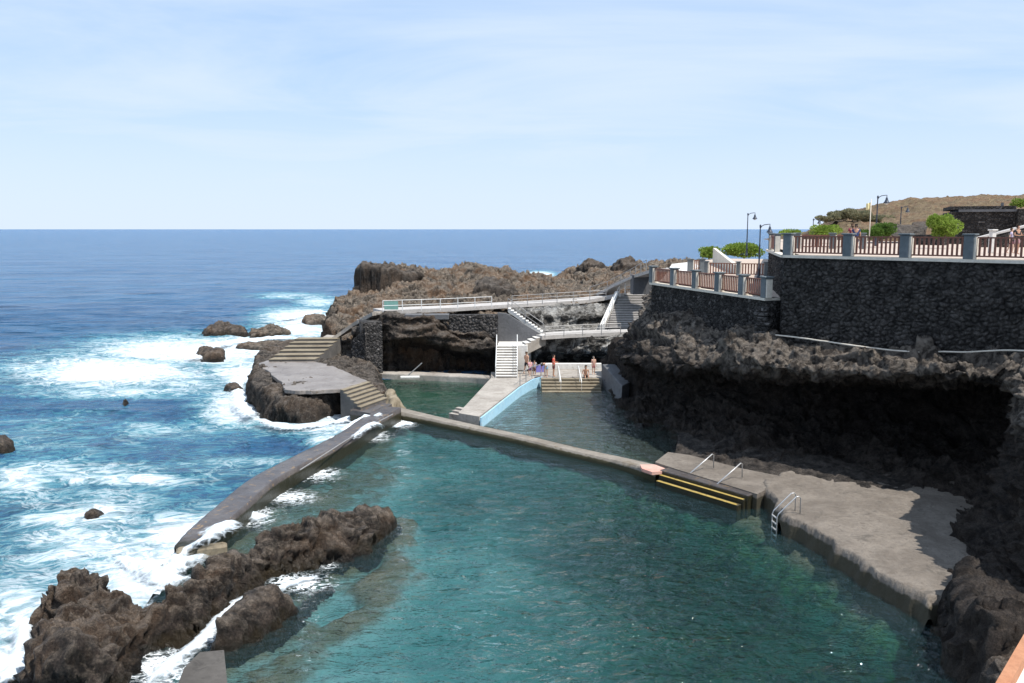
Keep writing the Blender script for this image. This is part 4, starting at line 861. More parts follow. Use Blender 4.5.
b = MB(); b.prism([Z(350, 410, .93), Z(376, 414, .93), Z(392, 404, .93), Z(370, 400, .93)], -.8, .93); tag(b.build('slab', M['wetconc']), 'dark wet slab at the foot of the ochre-edged steps', 'slab')
a = (Z(266, 361, 2) + Z(318, 362, 2)) / 2; c = (D(308, 341, 77) + D(333, 341, 77)) / 2; c.z = 3.2
stair('broad tan steps behind the platform leading up to the headland path', a, c, (1, .05, 0), 3.8, 6, M['riser'], M['ochre'], base=0)
tag(strip([Vector((c.x + .2, c.y + .5, 3.2)), D(333, 337, 77.5), D(345, 330, 77.5), D(358, 322, 77), D(370, 316, 76.2), Z(380, 311, W5)], [2.8, 2.2, 1.8, 1.6, 1.6, 2.0], .35).build('path', M['conc']), **STR)
b = MB()
for k in range(6):
    p = lerp(D(360, 322, 76.6), D(381, 312, 76), k / 6); b.box(p + Vector((0, -.2, .08 + .02)), (.35, 1.6, .16), .3)
st = tag(b.build('staircase', M['conc']), 'few small dark-gapped steps at the start of the upper walkway', 'staircase')
# diagonal pole by green pool
b = MB(); b.tube([Z(404, 379, .3), D(422, 363, 71.5)], .05); tag(b.build('pole', M['railgrey']), 'slanting grey pole over the edge of the green pool', 'pole')
b = MB(); b.box(Z(410, 377, .6), (1.6, .5, .14), .1, bev=.02); tag(b.build('plank', M['white']), 'small pale slab jutting from the green pool edge under the slanting pole', 'slab')

# ---- right-hand deck, ladder and steps
Dk = [Z(757, 488, .8), Z(768, 497, .8), Z(785, 512, .8), Z(815, 532, .8), Z(850, 553, .8), (Z(885, 574, .8)), Z(912, 592, .8), Z(928, 600, .8), Z(945, 596, .8), Z(1000, 560, .8), Z(1060, 500, .8), Z(980, 470, .8), Z(860, 470, .8), Z(780, 470, .8)]
P = []; n = len(Dk)
for i in range(n):
    for k in range(14):
        P.append(lerp(Dk[i], Dk[(i + 1) % n], k / 14))
A_ = np.array([tuple(p) for p in P]); wob = fbm(A_ / 1.1, 3, 31); wob2 = fbm(A_ / .3, 2, 33); cenp = A_.mean(0); dr = cenp - A_; dr[:, 2] = 0; dr /= np.linalg.norm(dr, axis=1)[:, None]
A_ += dr * (wob * .32 + wob2 * .12)[:, None]
gx = np.arange(A_[:, 0].min(), A_[:, 0].max(), .09); gy = np.arange(A_[:, 1].min(), A_[:, 1].max(), .09); X, Y = np.meshgrid(gx, gy); V = np.stack([X.ravel(), Y.ravel(), np.full(X.size, .8)], 1)
poly = [(p[0], p[1]) for p in A_]; near = polydist(V[:, :2], [tuple(p[:2]) for p in Dk])
V[:, 2] = .8 + .05 * fbm(V / 1.4, 3, 35) + .03 * fbm(V / .25, 3, 36); f1, f2 = worley(V * 3, 37, 2); V[:, 2] -= .03 * np.clip(.25 - (f2 - f1), 0, 1)
edge = near + .6 * fbm(V / 1.3, 2, 38) + .06 * fbm(V / .3, 2, 39); V[:, 2] = np.where(edge < .12, np.maximum(-2.2, 0.8 - (np.clip(.12 - edge, 0, 1) * 4.0)), V[:, 2])
Fa = grid_faces(len(gx), len(gy)); keep = (near[Fa] > -.55).all(1); V, Fa, u = compact(V, Fa[keep]); nrm = normals(V, Fa); V += nrm * (.14 * fbm(V / .5, 4, 40) * (np.abs(nrm[:, 2]) < .7))[:, None]
tag(mesh('deck', V, Fa, M['deck']), 'rough sunlit concrete bathing deck under the overhanging cliff', 'deck')
b = MB(); b.prism([Z(655, 462, .75), Z(676, 469, .75), Z(712, 480, .75), Z(757, 494, .75), Z(790, 478, .75), Z(740, 468, .75), Z(690, 455, .75), Z(668, 452, .75)], -1.5, .75)
tag(b.build('landing', M['deck']), 'concrete landing with two slanting handrails beside the yellow-edged steps', 'landing')
a0, a1 = Z(664, 476, .3), Z(752, 502, .3); dd = (a1 - a0); L = dd.length; dd.normalize(); nb = Vector((dd.y, -dd.x, 0)); nb = nb if nb.y < 0 else -nb
t = thing('staircase', 'low steps with worn yellow edges along the big pool', 'staircase', a0)
for k in range(3):
    b = MB(); c = dd * (L / 2) + nb * (.0 + .34 * k) + Vector((0, 0, .40 - .22 * k - 1.0)); ang = math.atan2(dd.y, dd.x); st_ = b.box(c, (L - .2 * k, .36 if k else .7, 2.0), ang, bev=.03).build('step', M['wetconc'], t)
    if k:
        b = MB(); b.box(c + nb * .10 + Vector((0, 0, 1.004)), (L - .2 * k - .1, .2, .012), ang); b.build('edge_stripe', M['yellow'], st_)
for px, py, lab in ((688, 476, 'left slanting steel handrail above the yellow-edged steps'), (716, 486, 'right slanting steel handrail above the yellow-edged steps')):
    p = Z(px, py, .6); t = thing('handrail', lab, 'handrail', p); b = MB(); bk = -nb
    b.tube([Vector((0, 0, -.5)), Vector((0, 0, .05)), bk * 1.5 + dd * .3 + Vector((0, 0, .95)), bk * 1.6 + dd * .32 + Vector((0, 0, .9)), bk * 1.62 + dd * .32 + Vector((0, 0, .2))], .028, 8); b.build('tube', M['steel'], t, True)
lp = Z(781, 513, .8); e0, e1 = Z(768, 497, .8), Z(815, 532, .8); dd = (e1 - e0).normalized(); nb = Vector((dd.y, -dd.x, 0)); nb = nb if nb.y < 0 else -nb
t = thing('ladder', 'steel pool ladder with two curved handrails at the deck edge', 'ladder', lp)
for s in (-.24, .24):
    b = MB(); o = dd * s
    b.tube([o - nb * .75 + Vector((0, 0, -.1)), o - nb * .75 + Vector((0, 0, .72)), o - nb * .66 + Vector((0, 0, .80)), o - nb * .55 + Vector((0, 0, .78)), o + nb * .22 + Vector((0, 0, .05)), o + nb * .28 + Vector((0, 0, -.1)), o + nb * .28 + Vector((0, 0, -1.9))], .026, 8); b.build('side_rail', M['steel'], t, True)
for k in range(5):
    b = MB(); b.box(nb * .28 + Vector((0, 0, -.15 - .27 * k)), (.46, .08, .03), math.atan2(dd.y, dd.x)); b.build('rung', M['steel'], t)
# slab at bottom-left
b = MB(); b.prism([Z(176, 690, .7), Z(184, 668, .7), Z(200, 652, .7), Z(224, 650, .7), Z(228, 690, .7)], -1.5, .7); tag(b.build('slab', M['slabdark']), 'flat dark concrete slab between the boulder and the bottom edge', 'slab')
b = MB(); b.box(Z(202, 552, .3), (1.9, .55, .5), .35, bev=.08); tag(b.build('slab', M['ochre']), 'tan broken concrete piece in foam at the end of the breakwater', 'slab')
# near parapet in the bottom-right corner
b = MB(); t = thing('parapet', 'white parapet with terracotta coping in the near bottom right corner', 'parapet', (0, 0, 0))
pa, pb_ = D(993, 687, 3.2), D(1040, 640, 4.0); d = pb_ - pa; d.z = 0; d.normalize(); n = Vector((d.y, -d.x, 0)); n = n if n.x > 0 else -n
t.location = pa; P0 = Vector((0, 0, 0)) - d * 1.5; P1 = d * 3
q = [P0 + n * .02, P1 + n * .02, P1 + n * .5, P0 + n * .5]; b.prism([(p.x, p.y) for p in q], -1.6, -.06); w_ = b.build('wall', M['white'], t)
b = MB(); q = [P0, P1, P1 + n * .045, P0 + n * .045]; b.prism([(p.x, p.y) for p in q], -.057, .0); b.build('coping', M['terracotta'], t)

# ================================================================ hill, building, plants
hb = [Vector((42, 98, 0)), XY(808, 118), XY(842, 150), Vector((60, 200, 0)), Vector((150, 200, 0)), Vector((150, 88, 0)), Vector((60, 88, 0)), Vector((50, 92, 0))]
hpts = [D(*q) for q in [(800, 236, 115), (812, 231, 118), (830, 222, 120), (852, 219, 125), (872, 222, 124), (884, 219, 135), (900, 213, 135), (915, 206, 140), (932, 199, 145), (975, 198, 150), (1024, 197, 150), (1100, 195, 150), (1250, 190, 150), (850, 232, 103), (890, 232, 100), (920, 226, 102), (950, 216, 110), (1000, 212, 110), (1100, 212, 105), (860, 228, 110), (905, 222, 115)]]
hpts += [Vector((60, 190, 12)), Vector((120, 190, 18)), Vector((45, 150, 10))]
tag(island('hill', hb, hpts, .5, 4, 10.5, .55, 101, M['soil'], 3.5), **STR)
t = thing('building', 'long dark lava block building with pale ledge on the hillside', 'building', D(948, 238, 80)); o = t.location
a, c = D(949, 238, 80) - o, D(1015, 238, 78) - o
def blk(name, x0, x1, z0, z1, dep, m, dy=0):
    b = MB(); d = (c - a); d.z = 0; L = d.length; d.normalize(); n = Vector((-d.y, d.x, 0)); p = a + d * (L * x0) + n * dy; q = a + d * (L * x1) + n * dy
    b.prism([(v.x, v.y) for v in (p, q, q + n * dep, p + n * dep)], z0, z1); return b.build(name, m, t)
zt = D(980, 206, 79).z - o.z; zl = D(980, 210.5, 79).z - o.z
blk('wall', 0, 1, -1.2, zl - .12, 8, M['greydark'] if 'greydark' in M else M['stone']); blk('ledge', .12, .995, zl - .12, zl + .1, 8.2, M['greywall'], -.2)
blk('parapet', 0, .99, zl + .1, zt, 7.8, M['stone'], .1); blk('side_wall', 1.0, 1.6, -1.2, zt - .3, 8, M['stone'], -.8)
blk('roof_vent', .78, .81, zt, zt + .3, .5, M['greywall'], .5)
# ramp wall with light coping right of it
t = thing('ramp', 'pale sloping stair parapet rising right in front of the building', 'ramp', D(984, 238, 66)); o = t.location
b = MB(); p = [D(978, 237.5, 66) - o, D(1090, 209, 66) - o]; V = [p[0], p[1], p[1] + Vector((0, 0, -.22)), p[0] + Vector((0, 0, -.12))]; V += [v + Vector((0, .5, 0)) for v in V]
b.add(V, [(0, 3, 2, 1), (4, 5, 6, 7), (0, 1, 5, 4), (3, 7, 6, 2), (1, 2, 6, 5), (0, 4, 7, 3)]); b.build('coping', M['walk'], t)
b = MB(); V = [p[0] + Vector((0, .05, -.125)), p[1] + Vector((0, .05, -.225)), Vector((p[1].x, .05, -1.2)), Vector((p[0].x, .05, -1.2))]; V += [v + Vector((0, .38, 0)) for v in V]
b.add(V, [(0, 3, 2, 1), (4, 5, 6, 7), (0, 1, 5, 4), (3, 7, 6, 2), (1, 2, 6, 5), (0, 4, 7, 3)]); b.build('wall', M['stone'], t)
b = MB(); q = D(991.5, 250, 50); q.z = UZ + .65; b.box(q, (.28, .28, 1.3), .2, bev=.02); b.box(q + Vector((0, 0, .69)), (.4, .4, .08), .2, bev=.02); tag(b.build('pillar', M['white']), 'free-standing white pillar behind the upper terrace fence', 'pillar')
# low lava wall behind the terrace
b = MB(); a = XY(905, 78, UZ); c = XY(945, 74, UZ); b.box((a + c) / 2 + Vector((0, 0, .45)), ((c - a).length, .6, .9), math.atan2(c.y - a.y, c.x - a.x), bev=.05); tag(b.build('wall', M['stone']), 'low black wall between the bushes behind the terrace', 'wall')
tag(loft('rock_bank', [[(860, 237, 82), (866, 234, 85), (872, 231.5, 92)], [(885, 236, 84), (890, 230, 88), (893, 226, 94)], [(905, 237, 84), (910, 228, 88), (912, 224.5, 94)], [(925, 237, 84), (928, 226, 88), (930, 223, 94)]], 70, 30, .4, 111, M['lava'], flip=True), **STR)

def bush(label, c, rx, ry, rz, m, n, ls, name='bush', trunk=.4, up=.0, seed=0):
    rnd = random.Random(seed); t = thing(name, label, 'bush', (c.x, c.y, c.z)); V = []; Fa = []
    lob = [(rnd.uniform(-.62, .62), rnd.uniform(-.62, .62), rnd.uniform(-.35, .55), rnd.uniform(.26, .5)) for _ in range(15)]
    for i in range(n):
        L = rnd.choice(lob); th = rnd.uniform(0, 2 * math.pi); ph = math.acos(rnd.uniform(-1, 1)); r = L[3] * rnd.uniform(.55, 1.0) ** .5
        d = Vector((math.sin(ph) * math.cos(th), math.sin(ph) * math.sin(th), math.cos(ph))); q = Vector((L[0], L[1], L[2])) + d * r
        p = Vector((q.x * rx, q.y * ry, max(q.z, -.85) * rz + rz * .62 + trunk)); ax = (d + Vector((rnd.gauss(0, .5), rnd.gauss(0, .5), rnd.gauss(0, .5) + up))).normalized()
        s = ax.cross(Vector((rnd.gauss(0, 1), rnd.gauss(0, 1), rnd.gauss(0, 1)))).normalized(); l = ls * rnd.uniform(.6, 1.3); k = len(V)
        V += [p, p + ax * l * .5 + s * l * .25, p + ax * l, p + ax * l * .5 - s * l * .25]; Fa.append((k, k + 1, k + 2, k + 3))
    mesh('crown', V, Fa, m, t); b = MB()
    for i in range(6):
        th = i * 1.05; b.tube([(0, 0, -.2), (math.cos(th) * rx * .2, math.sin(th) * ry * .2, trunk + rz * .3), (math.cos(th) * rx * .5, math.sin(th) * ry * .5, trunk + rz * 1.1)], [.06, .045, .015], 5)
    b.build('trunk', M['stem'], t); return t
def gb(px, py, Y): return D(px, py, Y)
bush('round bright green bush in front of the dark building', gb(943, 238.5, 62), 1.2, 1.2, 1.08, M['bush'], 6500, .16, trunk=.1, seed=1)
bush('dark and mid green bush under the tall lamp post and flag', gb(880, 239, 66), 1.0, 1.0, .82, M['darkbush'], 4500, .16, trunk=.05, seed=2)
bush('low green bush left of the flagpole on the slope', gb(864, 238, 68), .9, .9, .42, M['darkbush'], 2000, .14, trunk=.0, seed=3)
bush('bright green low bush peeping over the far end of the upper fence', gb(825, 236, 84), 1.5, 1.3, .66, M['bush'], 3500, .2, trunk=0, seed=4)
bush('small flat green bush just right of the far corner of the terrace', gb(791, 235, 95), 1.3, 1.2, .35, M['bush'], 2000, .2, trunk=0, seed=5)
bush('wide light green bush behind the lower terrace by two lamp posts', gb(744, 256.5, 95), 2.3, 1.6, .95, M['bush'], 6500, .24, trunk=0, seed=6)
bush('smaller light green bush left of the wide one at the end of the path', gb(709, 257, 100), 1.15, 1.1, .8, M['bush'], 3500, .22, trunk=0, seed=7)
for i, (px, py, h, lab) in enumerate([(826, 219, .5, 'leftmost low dry shrub on the hill crest'), (838, 217, .85, 'grey-green dry shrub second from left on the hill crest'), (850, 216, 1.05, 'tallest grey-green shrub in the middle of the hill crest'), (862, 217.5, .9, 'grey-green shrub right of the tallest one on the hill crest'), (871, 220, .7, 'rightmost shrub of the crest row near the pale flag')]):
    bush(lab, gb(px, py + 2, 118), 1.6, 1.3, h * .85, M['dry'], 2600, .3, trunk=-.1, up=1.2, seed=10 + i, name='shrub')
bush('yellow-green shrub on the hill at the right edge above the building', gb(1021, 206, 100), 1.3, 1.0, .5, M['bush'], 1500, .2, trunk=0, seed=20)
bush('small dark shrub at the crest of the hill left of the building', gb(887, 219.5, 128), 1.1, 1, .4, M['dry'], 900, .25, trunk=-.1, seed=22, name='shrub')

# ---- lamps
def lamp(label, px, pytop, Y, base_z, side=1):
    top = D(px, pytop, Y); h = top.z - base_z; t = thing('street_lamp', label, 'street lamp', (top.x, Y, base_z), group='street lamps along the terraces')
    b = MB(); b.lathe((0, 0, 0), [(.17, 0), (.17, .12), (.11, .2), (.09, .7), (.12, .75), (.07, .85), (.055, h * .6), (.075, h * .61), (.05, h * .63), (.045, h - .25), (.07, h - .22), (.07, h - .05), (.03, h)], 12); b.build('pole', M['lampmetal'], t, True)
    b = MB(); s = side; b.tube([(0, 0, h - .3), (s * .12, 0, h - .12), (s * .3, 0, h - .02), (s * .62, 0, h + .02), (s * .74, 0, h + .03), (s * .74, 0, h - .12)], .032, 8); b.build('arm', M['lampmetal'], t, True)
    b = MB(); c = (s * .74, 0, h - .62); b.lathe(c, [(.26, 0), (.25, .04), (.17, .14), (.10, .30), (.08, .42), (.05, .46), (.03, .52)], 14); sh = b.build('lamp_shade', M['lampmetal'], t, True)
    b = MB(); b.lathe(c, [(.02, -.12), (.12, -.08), (.17, -.005)], 12); b.build('bulb', M['glassy'], sh, True); return t
lamp('slim lamp post rising behind the wide green bush, lower terrace', 748, 213, 90, 10.2)
lamp('lamp post just left of the upper terrace corner, foot on the lower terrace', 760.5, 224.5, 66.8, LZ)
lamp('distant little lamp post behind the bushes right of the terrace corner', 813.5, 218.5, 108, 10.8)
lamp('tall lamp post beside the pale flag, highest of all lamps', 878, 195.5, 71, UZ)
lamp('small lamp post halfway up the brown hillside right of the flag', 901.5, 206.5, 100, 12.2)
fp = D(869, 242, 64); t = thing('flagpole', 'thin pale flagpole with a faded yellow flag', 'flagpole', (fp.x, fp.y, UZ)); top = D(869.5, 199, 64).z - UZ
b = MB(); b.tube([(0, 0, 0), (0, 0, top)], [.05, .03]); b.build('pole', M['cream'], t, True)
V = []; nx, nz = 10, 6
for j in range(nz):
    for i in range(nx): u = i / (nx - 1); v = j / (nz - 1); V.append((-.04 - u * .30 + .0 * v, .07 * math.sin(u * 7 + v), top - .25 - v * .5 - .08 * u))
f = mesh('flag', V, [(j * nx + i, j * nx + i + 1, (j + 1) * nx + i + 1, (j + 1) * nx + i) for j in range(nz - 1) for i in range(nx - 1)], M['flag'], t, True); sd = f.modifiers.new('thick', 'SOLIDIFY'); sd.thickness = .01

# ================================================================ people
def cloth(name, col): return paint(name, col, .85, .2, scale=12)
SK = paint('tanned_skin', (.46, .26, .17), .6, .1); SK2 = paint('fair_skin', (.58, .38, .28), .6, .1)
HAIR = {'dark': paint('dark_hair', (.03, .02, .015), .7, .2), 'grey': paint('grey_hair', (.22, .20, .18), .7, .2), 'brown': paint('brown_hair', (.10, .055, .03), .7, .2)}
def skin(name, J, E, R, m, parent, lv=1, root=0):
    me = bpy.data.meshes.new(name); me.from_pydata([tuple(j) for j in J], E, []); me.materials.append(m); o = bpy.data.objects.new(name, me); C.objects.link(o); o.parent = parent
    md = o.modifiers.new('skin', 'SKIN'); md.use_smooth_shade = True
    if not me.skin_vertices: 
        bpy.context.view_layer.update()
    for i, r in enumerate(R):
        me.skin_vertices[0].data[i].radius = (r, r) if not isinstance(r, tuple) else r; me.skin_vertices[0].data[i].use_root = (i == root)
    s = o.modifiers.new('sub', 'SUBSURF'); s.levels = lv; s.render_levels = lv; return o
BASE = dict(pelvis=(0, 0, .93), belly=(0, .0, 1.08), chest=(0, .0, 1.30), neck=(0, 0, 1.47), head=(0, -.02, 1.58), crown=(0, -.01, 1.68), nose=(0, -.115, 1.57),
            hipL=(-.09, 0, .88), kneeL=(-.10, -.02, .49), ankL=(-.10, .02, .09), toeL=(-.11, -.14, .035), hipR=(.09, 0, .88), kneeR=(.10, -.02, .49), ankR=(.10, .02, .09), toeR=(.11, -.14, .035),
            shL=(-.18, 0, 1.40), elL=(-.24, .02, 1.12), wrL=(-.24, -.06, .88), hdL=(-.235, -.08, .81), shR=(.18, 0, 1.40), elR=(.24, .02, 1.12), wrR=(.24, -.06, .88), hdR=(.235, -.08, .81))
RAD = dict(pelvis=(.14, .11), belly=(.125, .10), chest=(.155, .11), neck=.055, head=(.078, .092), crown=(.06, .07), nose=.014, hipL=.088, kneeL=.055, ankL=.038, toeL=.032, hipR=.088, kneeR=.055, ankR=.038, toeR=.032,
           shL=.055, elL=.040, wrL=.027, hdL=(.034, .018), shR=.055, elR=.040, wrR=.027, hdR=(.034, .018))
LINK = [('pelvis', 'belly'), ('belly', 'chest'), ('chest', 'neck'), ('neck', 'head'), ('head', 'crown'), ('head', 'nose'), ('pelvis', 'hipL'), ('hipL', 'kneeL'), ('kneeL', 'ankL'), ('ankL', 'toeL'), ('pelvis', 'hipR'), ('hipR', 'kneeR'), ('kneeR', 'ankR'), ('ankR', 'toeR'),
        ('chest', 'shL'), ('shL', 'elL'), ('elL', 'wrL'), ('wrL', 'hdL'), ('chest', 'shR'), ('shR', 'elR'), ('elR', 'wrR'), ('wrR', 'hdR')]
def person(label, loc, rz, pose=None, top=None, bottom=None, hair='dark', sk=None, scale=1.0, longhair=False, skirt=False):
    t = thing('person', label, 'person', loc, rz); t.scale = (scale,) * 3; J = dict(BASE); J.update(pose or {}); sk = sk or SK
    names = list(J); idx = {n: i for i, n in enumerate(names)}; V = [Vector(J[n]) for n in names]; R = [RAD[n] for n in names]; E = [(idx[a], idx[b]) for a, b in LINK]
    for s in 'LR':
        w, h = V[idx['wr' + s]], V[idx['hd' + s]]; d = (h - w).normalized(); sx = d.cross(Vector((0, 1, 0))).normalized(); fwd = sx.cross(d)
        for k, (off, l) in enumerate([(-.024, .062), (-.008, .075), (.008, .07), (.024, .055)]):
            i = len(V); V += [h + fwd * off + d * .045, h + fwd * off * 1.15 + d * (.045 + l * .55) + sx * .012, h + fwd * off * 1.15 + d * (.045 + l * .9) + sx * .03]; R += [.009, .0085, .007]; E += [(idx['hd' + s], i), (i, i + 1), (i + 1, i + 2)]
        i = len(V); V += [w + d * .03 - fwd * .04, w + d * .075 - fwd * .055]; R += [.010, .008]; E += [(idx['hd' + s], i), (i, i + 1)]
    skin('body', V, E, R, sk, t)
    g_ = lambda ns: [Vector(J[n]) for n in ns]
    if top:
        ns = ['belly', 'chest', 'shL', 'shR', 'pelvis']; P = g_(ns); P.append(lerp(J['shL'], J['elL'], .55)); P.append(lerp(J['shR'], J['elR'], .55))
        skin('shirt', P, [(4, 0), (0, 1), (1, 2), (1, 3), (2, 5), (3, 6)], [(.150, .122), (.178, .130), .074, .074, (.158, .128), .060, .060], top, t, root=0)
    if bottom:
        P = g_(['pelvis', 'hipL', 'hipR']); f = .75; P.append(lerp(J['hipL'], J['kneeL'], f)); P.append(lerp(J['hipR'], J['kneeR'], f)); P.append(lerp(J['pelvis'], J['belly'], .5))
        skin('shorts', P, [(0, 1), (0, 2), (1, 3), (2, 4), (0, 5)], [(.155, .125), .105, .105, .088, .088, (.140, .113)], bottom, t)
    hd = Vector(J['head']); cr = Vector(J['crown']); d = (cr - hd).normalized(); bk = (hd - Vector(J['nose'])).normalized()
    P = [hd + d * .05 + bk * .028, cr + d * .005 + bk * .012, hd + bk * .055 - d * .01]; R = [(.083, .083), (.066, .07), .06]; E = [(0, 1), (0, 2)]
    if longhair: P.append(hd + bk * .09 - d * .2); R.append(.05); E.append((2, 3))
    skin('hair', P, E, R, HAIR[hair], t)
    return t
bend = dict(belly=(0, -.08, 1.05), chest=(0, -.30, 1.12), neck=(0, -.44, 1.10), head=(0, -.55, 1.05), crown=(0, -.64, 1.03), nose=(0, -.58, .94), shL=(-.18, -.36, 1.10), elL=(-.2, -.38, .84), wrL=(-.16, -.46, .64), hdL=(-.15, -.48, .57), shR=(.18, -.36, 1.10), elR=(.2, -.38, .84), wrR=(.16, -.46, .64), hdR=(.15, -.48, .57))
sit = dict(pelvis=(0, 0, .12), belly=(0, -.02, .27), chest=(0, -.05, .48), neck=(0, -.07, .65), head=(0, -.09, .76), crown=(0, -.08, .86), nose=(0, -.185, .75), hipL=(-.09, -.02, .11), kneeL=(-.13, -.44, .16), ankL=(-.12, -.52, -.26), toeL=(-.12, -.66, -.31), hipR=(.09, -.02, .11), kneeR=(.13, -.44, .16), ankR=(.12, -.52, -.26), toeR=(.12, -.66, -.31),
           shL=(-.18, -.05, .58), elL=(-.25, -.05, .33), wrL=(-.17, -.27, .25), hdL=(-.14, -.34, .24), shR=(.18, -.05, .58), elR=(.25, -.05, .33), wrR=(.17, -.27, .25), hdR=(.14, -.34, .24))
walk = dict(kneeL=(-.10, -.16, .50), ankL=(-.10, -.12, .09), toeL=(-.11, -.28, .04), kneeR=(.10, .06, .49), ankR=(.10, .22, .11), toeR=(.11, .08, .035), elL=(-.24, .10, 1.13), wrL=(-.24, .06, .89), hdL=(-.235, .05, .82), elR=(.24, -.05, 1.13), wrR=(.22, -.22, .95), hdR=(.21, -.27, .90))
hold = dict(elR=(.25, -.03, 1.13), wrR=(.12, -.24, 1.12), hdR=(.07, -.29, 1.13), elL=(-.25, -.03, 1.13), wrL=(-.12, -.24, 1.10), hdL=(-.07, -.29, 1.11))
DZ = DK + .005
person('shirtless tanned person in dark shorts standing at the stair foot', Z(526.5, 374, DZ), 2.4, walk, None, cloth('dark_shorts', (.03, .03, .035)), 'brown', scale=1.12)
person('small person in a pink and white top leaning at the deck railing', Z(530, 376, DZ), .5, hold, cloth('pink_top', (.72, .38, .46)), cloth('purple_shorts', (.2, .1, .2)), 'brown', SK2, scale=.8)
person('short person in pale grey swimwear between the pink top and the towel', Z(534.5, 375.2, DZ), -.3, None, cloth('pale_grey_top', (.5, .48, .5)), cloth('brown_shorts', (.25, .14, .12)), 'dark', SK, scale=.75)
person('person bending over in a white shirt and pale blue skirt', Z(546, 377, DZ), -.6, bend, cloth('white_shirt', (.75, .75, .76)), cloth('pale_blue_shorts', (.25, .42, .55)), 'dark', SK, scale=1.05)
person('person in a bright red shirt and dark shorts on the bathing deck', Z(553.5, 376.5, DZ), 1.3, hold, cloth('red_shirt', (.72, .06, .05)), cloth('maroon_shorts', (.12, .03, .03)), 'dark', SK, scale=1.08)
person('person sitting on the deck edge with feet on the ochre steps', Z(585.5, 377.2, DZ), .15, sit, None, cloth('black_shorts', (.02, .02, .022)), 'dark', SK, scale=1.12)
person('person standing in pinkish beachwear behind the seated bather', Z(593.5, 374.5, DZ), .4, None, cloth('salmon_top', (.55, .30, .24)), cloth('rose_shorts', (.4, .16, .15)), 'grey', SK2, scale=.9)
person('person in a dark red top looking out over the upper terrace fence', XY(851, 50.5, UZ), 3.3, None, cloth('dark_red_top', (.22, .03, .05)), cloth('black_trousers', (.03, .03, .03)), 'brown', SK, scale=1.0, longhair=True)
person('person in a navy top beside the one in dark red at the terrace fence', XY(855, 50.0, UZ), 2.9, None, cloth('navy_top', (.03, .05, .14)), cloth('navy_trousers', (.03, .03, .06)), 'dark', SK, scale=.98)
person('person in a black top with rosy shorts under the sloping parapet', XY(1016, 47, UZ), .3, hold, cloth('black_top', (.03, .03, .035)), cloth('rosy_shorts', (.45, .25, .25)), 'dark', SK, scale=.95)
person('person in a pale lilac top left of the one in black by the parapet', XY(1010, 49, UZ), 1.0, walk, cloth('lilac_top', (.5, .45, .6)), cloth('maroon_trousers', (.18, .05, .07)), 'brown', SK2, scale=.85)
tw = Z(540, 376, DZ); b = MB(); b.box(Vector((0, 0, .62)), (.7, .05, .6), .3, bev=.015); tw_ = b.build('towel', cloth('violet_blue_towel', (.22, .2, .5))); tw_.location = tw; tag(tw_, 'violet blue towel hanging on the deck railing beside the bent-over person', 'towel')

surf([(352, 440, .9), (362, 431, 1.0), (374, 424, 1.0), (384, 430, .35)], .75, 201, .0, .16)
surf([(340, 436, .3), (360, 424, .5), (385, 416, .9)], .8, 202, .1)
surf([(168, 565, .1), (190, 548, .55), (212, 535, .9), (236, 520, .5)], 1.0, 203, .0, .18)
surf([(395, 428, .1), (404, 424, .1), (414, 424, .1)], .55, 204, 0, .12)
surf([(230, 512, .15), (248, 514, .1), (262, 520, .1)], .9, 205, 0, .2)
surf([(150, 590, .1), (170, 575, .1), (196, 556, .1)], 1.4, 206, 0, .35)
surf([(110, 560, .1), (150, 572, .1), (180, 590, .1)], 1.2, 207, 0, .3)
surf([(250, 418, .1), (290, 428, .1), (330, 424, .1), (362, 416, .2)], 1.3, 208, .0, .2)
surf([(236, 376, .1), (240, 400, .1), (252, 420, .1)], 1.4, 209, .0, .22)
surf([(185, 365, .1), (225, 345, .1), (300, 338, .1)], 2.4, 210, 0, .4)
surf([(280, 322, .1), (310, 315, .1), (326, 312, .1)], 2.4, 211, 0, .4)
surf([(5, 690, .1), (20, 650, .1), (26, 618, .1)], .8, 212, 0, .25)
surf([(140, 690, .1), (170, 665, .1), (200, 640, .1), (235, 606, .1), (290, 584, .1), (325, 572, .1)], .75, 213, -.02, .12)
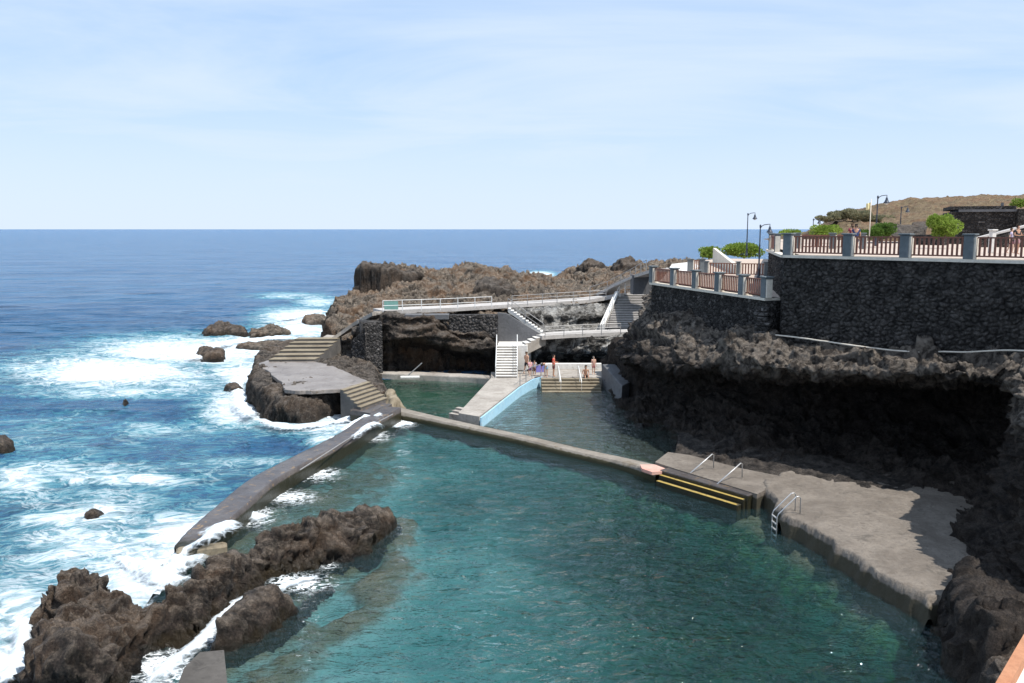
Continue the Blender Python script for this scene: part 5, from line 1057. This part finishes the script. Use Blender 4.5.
# ================================================================ camera, light, sky
cam = bpy.data.cameras.new('camera'); co = bpy.data.objects.new('camera', cam); C.objects.link(co)
cam.sensor_width = 36; cam.lens = 36 * F / 1024; cam.clip_start = .1; cam.clip_end = 100000
co.location = (0, 0, H); co.rotation_euler = (math.pi / 2 - PITCH, 0, 0); S = bpy.context.scene; S.camera = co
SUN = Vector((.80, -.46, 0)).normalized(); EL = math.radians(61)
sv = Vector((SUN.x * math.cos(EL), SUN.y * math.cos(EL), math.sin(EL)))
sl = bpy.data.lights.new('sun', 'SUN'); sl.energy = 4.6; sl.angle = math.radians(.53); sl.color = (1, .955, .89)
so = bpy.data.objects.new('sun', sl); C.objects.link(so); so.rotation_euler = (-sv).to_track_quat('-Z', 'Y').to_euler(); so.location = (0, 0, 60)
w = bpy.data.worlds.new('World'); S.world = w; w.use_nodes = True; nt = w.node_tree; nt.nodes.clear(); g = N(nt)
sky = g.n('TexSky', sky_type='NISHITA', sun_disc=False, sun_elevation=EL, sun_rotation=math.atan2(SUN.x, SUN.y), air_density=1.0, dust_density=.1, ozone_density=3.0)
tc = g.n('TexCoord').outputs['Generated']; x, y, z = g.sep(tc)[:3]
zz = g.math('ADD', g.math('MAXIMUM', z, 0), .12)
cv = g.n('CombineXYZ', {'X': g.math('DIVIDE', x, zz), 'Y': g.math('DIVIDE', y, zz), 'Z': 0.0}).outputs[0]
c1 = g.noise(g.scaled(cv, (.55, .9, 1)), 1.0, 9, .6, .7); c2 = g.noise(g.scaled(cv, (.22, .35, 1)), 1.0, 4, .55, .3)
cl = g.rng(g.math('ADD', g.math('MULTIPLY', c1, .55), g.math('MULTIPLY', c2, .6)), .38, .70, .12, .82)
low = g.rng(z, 0, .26, .85, 0)
cl = g.math('MAXIMUM', cl, low)
hz = g.mix(.62, sky.outputs[0], (3.5, 5.5, 8.3))
col = g.mix(cl, hz, (5.7, 6.6, 8.1))
bg = g.n('Background', {'Color': col, 'Strength': .105}).outputs[0]
o = g.n('OutputWorld'); nt.links.new(bg, o.inputs[0])
S.view_settings.view_transform = 'Standard'; S.view_settings.look = 'None'; S.view_settings.exposure = 0.35; S.view_settings.gamma = 1
S.render.engine = 'CYCLES'; S.cycles.max_bounces = 8; S.cycles.transparent_max_bounces = 12; S.cycles.use_denoising = True
